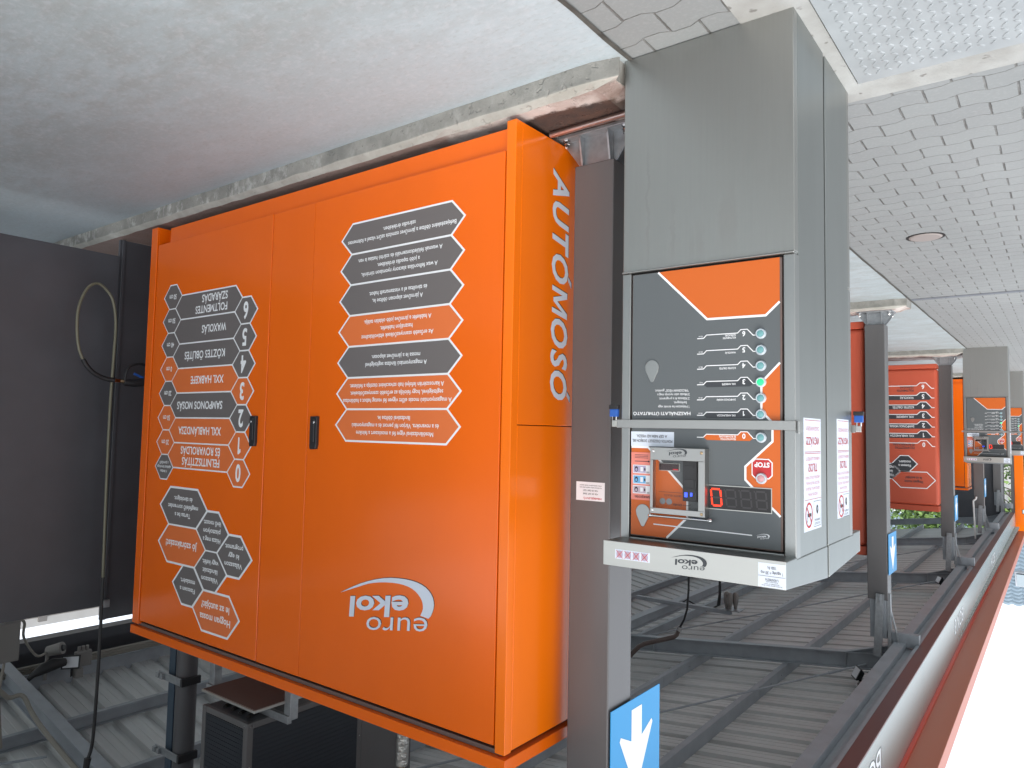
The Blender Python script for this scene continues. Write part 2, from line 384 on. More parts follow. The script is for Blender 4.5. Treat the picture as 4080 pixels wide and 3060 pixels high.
def glyphs(body, bold=0., shear=0., spacing=1.):
    key = (body, bold, shear, spacing)
    if key not in _tc:
        vs, fs, x = [], [], 0.
        for ch in body:
            if ch != ' ':
                k = (ch, bold, shear)
                if k not in _tc: _tc[k] = letter(ch, bold, shear)
                o = len(vs); vs += [(px+x, py) for px, py in _tc[k][0]]; fs += [[o+i for i in f] for f in _tc[k][1]]
            x += advance(ch)*spacing
        xs = [v[0] for v in vs] or [0, 1]
        _tc[key] = (vs, fs, min(xs), max(xs))
    return _tc[key]
def text(mb, mp, body, a, b_, cap, align='l', width=None, squeeze=.85, bold=.012, shear=0., lift=.0016, mi=0, rot=0., spacing=1.):
    """cap = capital height; a, b_ = left/centre/right end of the base line"""
    vs, fs, x0, x1 = glyphs(body, bold, shear, spacing); s = cap/.686
    sx = s*squeeze if width is None else width/max(x1-x0, 1e-6)
    tw = (x1-x0)*sx; off = {'l': 0, 'c': -tw/2, 'r': -tw}[align]
    cr, sr = math.cos(rot), math.sin(rot); out = []
    for x, y in vs:
        u = (x-x0)*sx+off; v = y*s; out.append(mp(a+u*cr-v*sr, b_+u*sr+v*cr, lift))
    mb.add(out, fs, mi)
_nb = [0]
def hexbadge(mbw, mbf, mp, pts, wd, mi, lift=.001):
    _nb[0] = (_nb[0]+1) % 16; e = .00006*_nb[0]                  # neighbours never share a plane
    poly(mbw, mp, inset(pts, -wd/2), .0006+e); poly(mbf, mp, inset(pts, wd/2), .0018+e, mi)
SW = [(3.135, 2.488), (2.977, 2.418), (2.803, 2.367), (2.646, 2.351), (2.532, 2.362), (2.467, 2.398), (2.447, 2.447), (2.462, 2.495), (2.481, 2.517),
      (2.536, 2.512), (2.519, 2.471), (2.539, 2.425), (2.606, 2.388), (2.723, 2.38), (2.883, 2.402), (3.008, 2.443)]
def logo(mb, mp, a, b_, width, mi=0, lift=.0016, rise=1.):
    """the cut-out word mark: two words rising to the right over a crescent"""
    k = width/.69; f = lambda x, y, l=0: mp(a+(x-2.447)*k, b_+((y-2.351)-(1-rise)*(x-2.447)*.16)*k, l)
    sw = ccw(SW); 
    h = 8; top = SW[:9]; bot = [SW[0]]+SW[:8:-1]
    # crescent as a strip of quads between outer and inner edge
    def samp(pl, n=24):
        out = []; 
        for i in range(n+1):
            tt = i/n*(len(pl)-1); j = min(int(tt), len(pl)-2); q = tt-j
            p0, p1, p2, p3 = pl[max(j-1, 0)], pl[j], pl[j+1], pl[min(j+2, len(pl)-1)]
            out.append(tuple(.5*((2*p1[e])+(-p0[e]+p2[e])*q+(2*p0[e]-5*p1[e]+4*p2[e]-p3[e])*q*q+(-p0[e]+3*p1[e]-3*p2[e]+p3[e])*q**3) for e in (0, 1)))
        return out
    A, B = samp(top), samp(bot)
    for i in range(24): poly(mb, f, [A[i], A[i+1], B[i+1], B[i]], lift, mi)
    an = .155
    text(mb, f, 'euro', 2.492, 2.515, .098, 'l', width=.44, bold=-.004, shear=.12, lift=lift, mi=mi, rot=an)
    text(mb, f, 'ekol', 2.625, 2.432, .098, 'l', width=.455, bold=.028, shear=.12, lift=lift, mi=mi, rot=an)

GZ = lambda Y: -.0085*(Y-2.7)           # the yard drains gently away along the row of bays
DX = lambda Y: .003*(Y-3.11)
YP = [3.11, 9.76, 16.39, 23.03, 29.7]   # centre lines between the wash bays

# ================================================================== setting
def sheet(name, x0, x1, y0, y1, lift, m):
    mb = MB(); mb.add([(x0, y0, GZ(y0)+lift), (x1, y0, GZ(y0)+lift), (x1, y1, GZ(y1)+lift), (x0, y1, GZ(y1)+lift)], [(0, 1, 2, 3)])
    return struct(mb.build(name, m))
sheet('paved_ground', -250, 250, -250, 250, 0, 'pavers')
sheet('concrete_bay_floor', 1.455, 12, -12, 31, .004, 'concrete')
mb = MB()                                # dark paver course towards the yard
for y0, y1 in ((9.72, 9.84),): mb.add([(-9, y0, GZ(y0)+.004), (1.45, y0, GZ(y0)+.004), (1.45, y1, GZ(y1)+.004), (-9, y1, GZ(y1)+.004)], [(0, 1, 2, 3)])
mat('dark_pavers', (.15, .165, .19), .7, noise=(8, .15, (1, 1, 1)))
struct(mb.build('drain_course', 'dark_pavers'))

mb = MB(); jy = [-12+.25*i for i in range(173)]; rj = random.Random(4)
L_ = [(1.438+rj.uniform(-.006, .003), y) for y in jy]; R_ = [(1.456+rj.uniform(-.002, .006), y) for y in jy]
mb.add([(x, y, GZ(y)+.008) for x, y in L_]+[(x, y, GZ(y)+.008) for x, y in R_], [(i, i+173, i+174, i+1) for i in range(172)])
mat('joint_dirt', (.075, .072, .065), .9, noise=(12, .4, (1, 1, 1))); struct(mb.build('floor_joint', 'joint_dirt'))
def kerb(x0, x1, yc, hw, ht=.12):
    mb = MB(); z0 = GZ(yc)-.05; zt = GZ(yc)+ht; c = .035; nx = max(int((x1-x0)/.12), 2); rnd = random.Random(int(yc*10))
    xs = [x0+(x1-x0)*i/nx for i in range(nx+1)]; prof = [(-hw, z0), (-hw, zt-c*.8), (-hw+c, zt), (hw-c, zt), (hw, zt-c*.8), (hw, z0)]
    vs = []
    for i, x in enumerate(xs):
        e = .03 if i == 0 else 0
        for j, (y, z) in enumerate(prof):
            jy = rnd.uniform(-.004, .004) if j in (1, 4) else 0
            yy = y*(1 if not e else (1-.03/hw)); zz = z-(.03 if e and j in (2, 3) else 0)
            vs.append((x+(e if j in (2, 3) else 0)+rnd.uniform(-.003, .003), yc+yy+jy, zz+(rnd.uniform(-.004, .004) if j in (1, 2, 3, 4) else 0)))
    k = 6; fs = [(i*k+j, i*k+j+1, (i+1)*k+j+1, (i+1)*k+j) for i in range(nx) for j in range(5)]
    fs += [list(range(6))[::-1], [nx*k+j for j in range(6)]]
    mb.add(vs, fs); return struct(mb.build('kerb', 'kerb_concrete', bevel=.006))
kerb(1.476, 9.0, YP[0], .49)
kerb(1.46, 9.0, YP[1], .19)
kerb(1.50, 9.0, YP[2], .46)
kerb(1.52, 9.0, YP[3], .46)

# steel chequered cover and its cast surround beside the first terminal
def surround():
    mb = MB()
    px0, px1, py0, py1 = -.55, .714, 1.6, 3.475; ox0, ox1, oy0, oy1 = -.75, .97, 1.3, 3.655
    for a in ((ox0, ox1, py1, oy1), (ox0, ox1, oy0, py0), (ox0, px0, py0, py1), (px1, ox1, py0, py1)):
        mb.box(a[0], a[1], a[2], a[3], -.05, .006+.0)
    o = struct(mb.build('plate_surround', 'surround_concrete'))
    mb = MB(); mb.box(px0+.006, px1-.006, py0+.006, py1-.006, -.02, .010)
    rnd = random.Random(3); p = .042
    for i in range(int((px1-px0)/p)-1):
        for j in range(int((py1-py0)/p)-1):
            cx = px0+.03+i*p; cy = py0+.03+j*p
            if cy < 2.15: continue
            an = PI*.27 if (i+j) % 2 else -PI*.23
            c, s_ = math.cos(an), math.sin(an); A = .0185; B = .0055
            ring = [(A*math.cos(q), B*math.sin(q)) for q in [2*PI*k/8 for k in range(8)]]
            vs = [(cx+u*c-v*s_, cy+u*s_+v*c, .0101) for u, v in ring]+[(cx+(u*c-v*s_)*.55, cy+(u*s_+v*c)**1, .0125) for u, v in ring]
            mb.add(vs, [(k, (k+1) % 8, 8+(k+1) % 8, 8+k) for k in range(8)]+[list(range(8, 16))])
    o = mb.build('chequered_plate', 'checker_plate'); tag(o, 'large galvanised chequer plate cover lying in the paving left of the steel terminals', 'floor plate')
surround()
mb = MB(); mb.lathe((.84*1.035, 6.508*1.02, GZ(6.6)), (0, 0, 1), [(.12, -.02), (.12, .006), (.108, .012)], 28); mb.lathe((.84*1.035, 6.508*1.02, GZ(6.6)), (0, 0, 1), [(.14, -.02), (.14, .004)], 28, 1)
tag(mb.build('drain_cap', ['cap_pink', 'dark_gap']), 'round pinkish cap with a dark rim set in the grey pavers', 'drain cap')
mb = MB(); mb.tube([(1.50, 2.89, .14), (1.99, 2.893, .143)], .014, 12)
tag(mb.build('water_pipe', 'copper_pipe', smooth=True), 'short shiny metal pipe lying on the stained kerb before the post foot', 'pipe')

# ================================================================== posts
def make_post(label):
    x, y = 1.805, 3.11; root = thing('canopy_post', label, 'post', (x, y, 0), 'grey clad posts carrying the canopy')
    mb = MB(); mb.box(x-.11, x+.11, y-.11, y+.11,   .285, 3.575)
    mb.build('cladding', 'post_grey', root, bevel=.006)
    mb = MB(); mb.box(x-.085, x+.085, y-.075, y+.075, .13, .30); mb.build('steel_core', 'galvanised', root, bevel=.004)
    mb = MB(); mb.box(x-.09, x+.09, y-.09, y+.09, 3.57, 4.02); mb.build('post_head', 'steel_grey', root, bevel=.004)
    for sx in (-1, 1):
        for sy in (-1, 1):
            mb = MB(); g = [(.0755, .136), (.122, .136), (.122, .15), (.094, .28), (.0755, .28)]
            mb.prism(g, lambda a, b_: (x+sx*.078-.005, y+sy*a, b_), lambda a, b_: (x+sx*.078+.005, y+sy*a, b_)); mb.build('gusset', 'galvanised', root)
    mb = MB(); mb.box(x-.2, x+.2, y-.13, y+.13, .118, .136); mb.build('base_plate', 'galvanised', root, bevel=.003)
    for sx in (-1, 1):
        for sy in (-1, 1):
            mb = MB(); g = [(.086, .136), (.185, .136), (.185, .165), (.10, .28), (.086, .28)]
            mb.prism(g, lambda a, b_: (x+sx*a, y+sy*.06, b_), lambda a, b_: (x+sx*a, y+sy*.068, b_)); mb.build('gusset', 'galvanised', root)
            mb = MB(); c = (x+sx*.165, y+sy*.10, .136)
            mb.lathe(c, (0, 0, 1), [(.02, 0), (.02, .004), (.0155, .004), (.0155, .02), (.012, .022), (.012, .036), (.006, .044)], 6); mb.build('anchor_bolt', 'chrome', root)
    for sy, xx in ((-1, -.03), (1, -.105)):
        mb = MB(); a = (x+xx, y-.125, 3.50) if sy < 0 else (x+xx-.01, y-.06, 3.50); b_ = (x+xx+.03, y-.15, 4.22) if sy < 0 else (x+xx-.02, y-.08, 4.2)
        if sy < 0: mb.bar(a, b_, .085, .04, (0, 1, 0)); mb.bar((a[0], a[1], 3.50), (a[0], a[1], 3.62), .02, .08, (0, 1, 0))
        else: mb.bar(a, b_, .035, .06, (0, 1, 0)); mb.bar((a[0]-.0, a[1]+.04, 3.65), (b_[0]-.09, b_[1], 4.05), .012, .03, (0, 1, 0))
        mb.build('top_channel', 'galvanised', root)
    mb = MB(); mb.box(x-.42, x-.09, y-.05, y+.05, 3.94, 4.09); mb.build('eaves_bracket', 'steel_grey', root, bevel=.004)
    return root
post = make_post('grey clad post on a galvanised foot standing between orange cabinet and steel terminal')
lab = ['grey clad post on its own low kerb before the first red sheet',
       'grey clad post with a blue arrow sign beside the red instruction sheet',
       'narrow far grey post rising behind the far payment terminal',
       'farthest slim grey post standing near the dark end wall']
for Y, l in zip(YP[1:], lab): dup(post, (1.805+DX(Y), Y, GZ(Y)), 0, l)

def make_sign(label):
    x, y = 1.685, 3.005; root = thing('arrow_sign', label, 'arrow sign', (x, y, 2.872), 'blue arrow signs on the canopy posts')
    mb = MB(); mb.box(x-.004, x, y, y+.50, 2.872, 3.352); mb.build('sign_plate', 'sign_blue', root, bevel=.001)
    W, H = .5, .48; mp = lambda a, b_, l=0: (x-.004-l, y+W-a*W, 2.872+b_*H)
    mb = MB(); mb.flat = True
    arrow = [(.5, .93), (.165, .335), (.185, .30), (.395, .40), (.395, .10), (.605, .10), (.605, .40), (.815, .30), (.835, .335)]
    for q in ([(.395, .10), (.605, .10), (.605, .40), (.395, .40)], [(.5, .93), (.395, .40), (.605, .40)], [(.5, .93), (.165, .335), (.185, .30), (.395, .40)], [(.5, .93), (.605, .40), (.815, .30), (.835, .335)]):
        poly(mb, mp, q, .001)
    mb.build('arrow', 'white_print', root); return root
sign = make_sign('large blue sign with white upward arrow on the near post')
for Y, l in zip(YP[1:4], ['blue arrow sign on the post before the red sheet, second nearest', 'small blue arrow sign on the third post', 'tiniest blue arrow sign on the fourth post beyond']):
    dup(sign, (1.685+DX(Y), Y-.105, 2.80+GZ(Y)), 0, l)
# notice on the first post
root = thing('fault_notice', 'white paper notice with red heading and two phone numbers on the grey post', 'notice', (1.80, 3.0, 1.88))
mp = face_y(3.0)
mb = MB(); mb.box(1.724, 1.880, 2.9985, 2.9996, 1.836, 1.924); mb.build('paper', 'paper', root)
mb = MB(); mb.flat = True
text(mb, mp, 'HIBABEJELENTŐ:', 1.74, 1.908, .0085, 'l', width=.10, lift=.0022, mi=1, bold=.02)
for i, s in enumerate(('+36 30 267 3568', '+36 30 560 1221')): text(mb, mp, s, 1.80, 1.888-.0155*i, .0075, 'c', width=.082, lift=.0022)
for i, s in enumerate(('Ha működés közben meghibásodást észlel', 'a fenti telefonszámon kérjük jelezze!')): text(mb, mp, s, 1.80, 1.860-.010*i, .005, 'c', width=.12, lift=.0022)
mb.build('printing', ['black_ink', 'red_ink'], root)

# ================================================================== orange plant cabinet
def make_cabinet(label):
    root = thing('equipment_cabinet', label, 'cabinet', (3.7, YP[0], 0), 'orange equipment cabinets')
    yf, yb = 2.626, 3.60
    mb = MB(); mb.box(2.05, 5.35, 2.665, yb-.02, .302, 3.05); mb.box(2.05, 5.38, 2.74, yb-.02, .17, .3015); mb.build('carcass', 'dark_gap', root)
    mb = MB()                                                     # left side sheet with its front return, and seam
    mb.box(2.0, 2.055, yf, yf+.05, .15, 3.030); mb.box(2.0, 2.012, yf+.0505, yb, .15, 1.571); mb.box(2.0, 2.012, yf+.0505, yb, 1.5745, 3.022)
    mb.build('side_panel', 'orange_shell', root, bevel=.0025)
    mb = MB(); mb.box(5.312, 5.40, yf, yf+.012, .15, 3.03); mb.box(5.388, 5.40, yf+.0125, yb, .15, 3.03); mb.box(5.312, 5.324, yf+.0125, yf+.10, .15, 3.03)
    mb.build('corner_strip', 'orange_paint', root, bevel=.0025)
    mb = MB(); mb.box(2.065, 5.17, 2.655, 2.664, .172, .30); mb.box(5.171, 5.18, 2.655, 2.72, .172, .30); mb.box(5.20, 5.31, 2.728, 2.738, .16, .30); mb.build('plinth', 'orange_paint', root, bevel=.002)
    mb = MB(); mb.box(2.03, 5.37, 2.648, yb, 3.024, 3.044); mb.build('cap_seal', 'seal_brown', root)
    mb = MB(); mb.box(1.992, 5.408, 2.620, yb+.01, 3.046, 3.102); mb.build('cap', 'orange_paint', root, bevel=.003)
    mb = MB(); mb.box(3.478, 3.882, 2.634, 2.664, .287, 3.006); mb.build('filler_panel', 'orange_paint', root, bevel=.003)
    doors = []
    for x0, x1, hx in ((2.067, 3.473, 3.397), (3.887, 5.303, 3.99)):
        mb = MB(); mb.box(x0, x1, 2.632, 2.664, .286, 3.004); dr = mb.build('door', 'orange_paint', root, bevel=.003); doors.append(dr)
        mb = MB(); pl = [(-.03, 1.54), (-.03, 1.70), (-.024, 1.725), (.024, 1.728), (.03, 1.715), (.03, 1.54)]
        mb.prism([(hx+a, z) for a, z in pl], lambda a, b_: (a, 2.612, b_), lambda a, b_: (a, 2.634, b_)); mb.box(hx-.018, hx+.02, 2.604, 2.613, 1.555, 1.69)
        mb.lathe((hx-.012 if hx < 3.6 else hx+.004, 2.612, 1.575), (0, -1, 0), [(.009, 0), (.009, .010)], 12, 1)
        mb.build('handle', ['black_plastic', 'chrome'], dr, bevel=.004)
    # --- printed wash instructions on the door next to the terminal
    mp = face_y(2.632); rows = [
        (1, ['Mosólándzsával vigye fel a mosószert a felnikre', 'és a rovarokra. Várjon fél percet és a magasnyomású', 'lándzsával öblítse le.']),
        (1, ['A magasnyomású mosás előtt vigyen fel vastag habot a hablándzsa', 'segítségével, hogy feloldja az erősebb szennyeződéseket.', 'A karosszérián lefolyó hab szivacsként tisztítja a felületet.']),
        (0, ['A magasnyomású lándzsa segítségével', 'mossa le a járművet alaposan.']),
        (1, ['Az erősebb szennyeződések eltávolításához', 'használjon habkefét.', 'A habkefét a járműve jobb oldalán találja.']),
        (0, ['A járművet alaposan öblítse le,', 'és távolítsa el a visszamaradt habot.']),
        (0, ['A wax felhordása alacsony nyomáson történik,', 'a jobb tapadás érdekében.', 'A waxnak felületkonzerváló és szárító hatása is van.']),
        (0, ['Befejezésként öblítse a járművet ozmózis szűrt vízzel a foltmentes', 'száradás érdekében.'])]
    W = MB(); W.flat = True; F = MB(); F.flat = True; T = MB(); T.flat = True
    z1 = 1.6725; h = .1717
    for i, (k, lines) in enumerate(rows):
        zt, zb = z1-i*h, z1-(i+1)*h; zm = (zt+zb)/2
        hexbadge(W, F, mp, [(2.309, zm), (2.395, zb), (3.134, zb), (3.221, zm), (3.134, zt), (2.395, zt)], .0105, k)
        sp = .040; zz = zm+sp*(len(lines)-1)/2-.010
        for j, s in enumerate(lines): text(T, mp, s, 2.765, zz-j*sp, .0222, 'c', squeeze=.93, bold=.012, lift=.003)
    W.build('white_border', 'white_print', doors[0]); F.build('instruction_label', ['grey_label', 'orange_label'], doors[0]); T.build('lettering', 'white_print', doors[0])
    L = MB(); L.flat = True; logo(L, mp, 2.447, 2.351, .69, 0, .0016); 
    L.build('logo', 'letter_white', doors[0])
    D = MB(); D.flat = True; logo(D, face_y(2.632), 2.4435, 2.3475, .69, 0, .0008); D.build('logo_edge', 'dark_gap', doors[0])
    # --- programme list on the far door
    W = MB(); W.flat = True; F = MB(); F.flat = True; T = MB(); T.flat = True
    progs = [(1, ['FELNITISZTÍTÁS', 'ÉS ROVAROLDÁS']), (1, ['XXL HABLÁNDZSA']), (0, ['SAMPONOS MOSÁS']), (1, ['XXL HABKEFE']), (0, ['KÖZTES ÖBLÍTÉS']), (0, ['WAXOLÁS']), (0, ['FOLTMENTES', 'SZÁRADÁS'])]
    cms = [(0, ''), (1, '20 cm'), (1, '50 cm'), (0, '20 cm'), (1, '0 cm'), (0, '40 cm'), (0, '50 cm'), (0, '50 cm')]
    PWD = {'FELNITISZTÍTÁS': .464, 'ÉS ROVAROLDÁS': .485, 'XXL HABLÁNDZSA': .53, 'SAMPONOS MOSÁS': .565, 'XXL HABKEFE': .404, 'KÖZTES ÖBLÍTÉS': .50, 'WAXOLÁS': .295, 'FOLTMENTES': .389, 'SZÁRADÁS': .311}
    zc = 1.9; h = .172; wd = .0095
    for k, (ci, lines) in enumerate(progs):
        z = zc-k*h; zb = z-h; zm = z-h/2; sk = .0016*k
        hexbadge(W, F, mp, [(4.192-sk, zm), (4.272-sk, zb), (4.942-sk, zb), (5.02-sk, zm), (4.942-sk, z), (4.272-sk, z)], wd, ci, .0006)
        c = 4.147-sk; hexbadge(W, F, mp, [(c-.125, z), (c-.05, z-h/2), (c+.048, z-h/2), (c+.125, z), (c+.048, z+h/2), (c-.05, z+h/2)], wd, ci)
        text(T, mp, str(k), c, z-.052, .104, 'c', squeeze=.74, bold=.028, lift=.003)
        for j, s in enumerate(lines):
            zz = zm-.025+(.036 if len(lines) == 2 and j == 0 else (-.038 if len(lines) == 2 else 0))
            text(T, mp, s, 4.362-sk, zz, .050, 'l', width=PWD[s], bold=.018, lift=.003)
    for k, (ci, s) in enumerate(cms):
        z = zc-k*h; c = 5.063-.0016*k
        hexbadge(W, F, mp, [(c-.122, z), (c-.043, z-h/2), (c+.043, z-h/2), (c+.122, z), (c+.043, z+h/2), (c-.043, z+h/2)], wd*.85, ci)
        if s: text(T, mp, s, c, z-.016, .034, 'c', squeeze=.8, bold=.02, lift=.003)
        else:
            for j, q in enumerate(('A lándzsa', 'ajánlott távolsága', 'a járműtől')): text(T, mp, q, c, z+.022-.03*j, .019, 'c', width=(.09, .185, .12)[j], bold=.012, lift=.003)
    # hexagon chain of first steps
    A = lambda cx, cz, hw, fl: [(cx-hw, cz), (cx-fl, cz-.128), (cx+fl, cz-.128), (cx+hw, cz), (cx+fl, cz+.128), (cx-fl, cz+.128)]
    chain = [(4.337, 2.799, .268, .149, 1, ['Hogyan mossa', 'le az autóját?'], .043), (4.679, 2.672, .192, .066, 0, ['Fizessen a', 'mosásért.'], .036),
             (4.416, 2.543, .192, .066, 0, ['Válasszon', 'lándzsát', 'vagy kefét.'], .036), (4.156, 2.418, .192, .066, 0, ['Válasszon', 'ki egy', 'programot.'], .036),
             (4.414, 2.291, .192, .066, 0, ['Húzza meg a', 'pisztolyon', 'lévő ravaszt.'], .036), (4.785, 2.163, .302, .176, 0, ['Tartsa be a', 'megfelelő sorrendet', 'és távolságot.'], .036),
             (4.784, 2.417, .304, .178, 1, ['Jó szórakozást!'], .048)]
    CW = {'Hogyan mossa': .35, 'le az autóját?': .32, 'Fizessen a': .19, 'mosásért.': .18, 'Válasszon': .195, 'lándzsát': .175, 'vagy kefét.': .19, 'ki egy': .12, 'programot.': .20, 'Húzza meg a': .205, 'pisztolyon': .2, 'lévő ravaszt.': .205, 'Tartsa be a': .2, 'megfelelő sorrendet': .385, 'és távolságot.': .235, 'Jó szórakozást!': .40}
    for cx, cz, hw, fl, ci, lines, cp in chain:
        hexbadge(W, F, mp, A(cx, cz, hw, fl), .014, ci, .0006 if ci else .001)
        n_ = len(lines); sp = .078 if cp == .043 else .054; cp = {.036: .030, .043: .043, .048: .046}[cp]
        for j, s in enumerate(lines): text(T, mp, s, cx, cz-cp/2+sp*((n_-1)/2-j), cp, 'c', width=CW[s], bold=.016, lift=.003)
    W.build('white_border', 'white_print', doors[1]); F.build('programme_label', ['grey_label', 'orange_label'], doors[1]); T.build('lettering', 'white_print', doors[1])
    # --- raised word on the end panel, reading upwards
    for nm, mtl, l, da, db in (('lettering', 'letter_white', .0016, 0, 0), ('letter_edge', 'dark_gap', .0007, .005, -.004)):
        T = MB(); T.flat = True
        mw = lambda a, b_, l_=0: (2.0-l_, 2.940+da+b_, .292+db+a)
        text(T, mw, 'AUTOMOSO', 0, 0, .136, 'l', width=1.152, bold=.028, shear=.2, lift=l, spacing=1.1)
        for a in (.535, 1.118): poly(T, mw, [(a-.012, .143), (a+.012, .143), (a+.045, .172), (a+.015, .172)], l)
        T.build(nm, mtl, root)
    return root
cab = make_cabinet('big orange cabinet with grey hexagon instructions standing on the kerb in the middle')
dup(cab, (3.7+.085, YP[3], GZ(YP[3])), 0, 'distant orange cabinet seen as a slim strip beside the far terminal')

# ================================================================== payment terminal
def warning_sticker(root, side, x0, ya, yb_, za, zb):
    # warning sticker on the end panel
    mb = MB(); mb.box(x0-.001, x0+.001, ya, yb_, za, zb); st = mb.build('warning_sticker', 'paper_blue', root)
    T = MB(); T.flat = True; mx = face_x(x0-.001); cx = -(ya+yb_)/2; L_, R_ = -yb_, -ya
    if side < 0: mx = lambda a, b_, l=0: (x0+.001+l, -(2*cx-a), b_)      # the far end of the unit
    for z in (za+.008, 1.658, 1.664): stroke(T, mx, [(L_+.01, z), (R_-.01, z)], .0018, .001)
    stroke(T, mx, [(L_+.004, 1.836), (R_-.004, 1.836)], .0014, .001)
    text(T, mx, 'CSÚSZÁSVESZÉLY', cx, 1.563, .0145, 'c', width=.185, bold=-.005, lift=.001, mi=1); text(T, mx, 'VIGYÁZZ!', cx, 1.603, .028, 'c', width=.18, bold=.005, lift=.001)
    text(T, mx, 'KAMERÁVAL ELLENŐRZÖTT', cx, 1.678, .0125, 'c', width=.19, bold=-.006, lift=.001, mi=1); text(T, mx, 'TILOS!', cx, 1.703, .030, 'c', width=.12, bold=.005, lift=.001)
    for q, s in enumerate(('A MOSÓFELÜLETRE JUTTATÁSA', 'FERTŐZÉST OKOZÓ ANYAG', 'SZERVES ANYAG, ÜRÜLÉK ÉS', 'VESZÉLYES ANYAG')): text(T, mx, s, cx, 1.749+.021*q, .0105, 'c', width=(.2, .18, .19, .13)[q], bold=-.006, lift=.001, mi=1)
    c = (R_-.062, 1.893); rr = .047
    for i in range(32):
        a, b_ = 2*PI*i/32, 2*PI*(i+1)/32; poly(T, mx, [(c[0]+rr*math.cos(a), c[1]+rr*math.sin(a)), (c[0]+rr*math.cos(b_), c[1]+rr*math.sin(b_)), (c[0]+rr*.84*math.cos(b_), c[1]+rr*.84*math.sin(b_)), (c[0]+rr*.84*math.cos(a), c[1]+rr*.84*math.sin(a))], .001)
    poly(T, mx, [(c[0]-.028, c[1]-.006), (c[0]+.020, c[1]-.006), (c[0]+.020, c[1]+.006), (c[0]-.028, c[1]+.006)], .0013, 2); stroke(T, mx, [(c[0]+.024, c[1]+.006), (c[0]+.018, c[1]+.018), (c[0]+.026, c[1]+.026)], .003, .0013, 2)
    stroke(T, mx, [(c[0]-.031, c[1]+.031), (c[0]+.031, c[1]-.031)], .006, .0018)
    bx = (L_+.012, L_+.108); stroke(T, mx, [(bx[0], 1.846), (bx[1], 1.846), (bx[1], 1.941), (bx[0], 1.941)], .0014, .001, 2, True)
    text(T, mx, 'ZÁRT TERÜLET', (bx[0]+bx[1])/2, 1.926, .0085, 'c', width=.07, bold=-.004, lift=.001, mi=2); text(T, mx, 'KAMERÁVAL', (bx[0]+bx[1])/2, 1.913, .0085, 'c', width=.075, bold=-.004, lift=.001, mi=2)
    disc(T, mx, ((bx[0]+bx[1])/2, 1.878), .017, .001, 2, 20, .8); disc(T, mx, ((bx[0]+bx[1])/2, 1.876), .007, .0014, 3, 14)
    T.build('warning_print', ['red_ink', 'pink_ink', 'black_ink', 'coin_grey'], st)
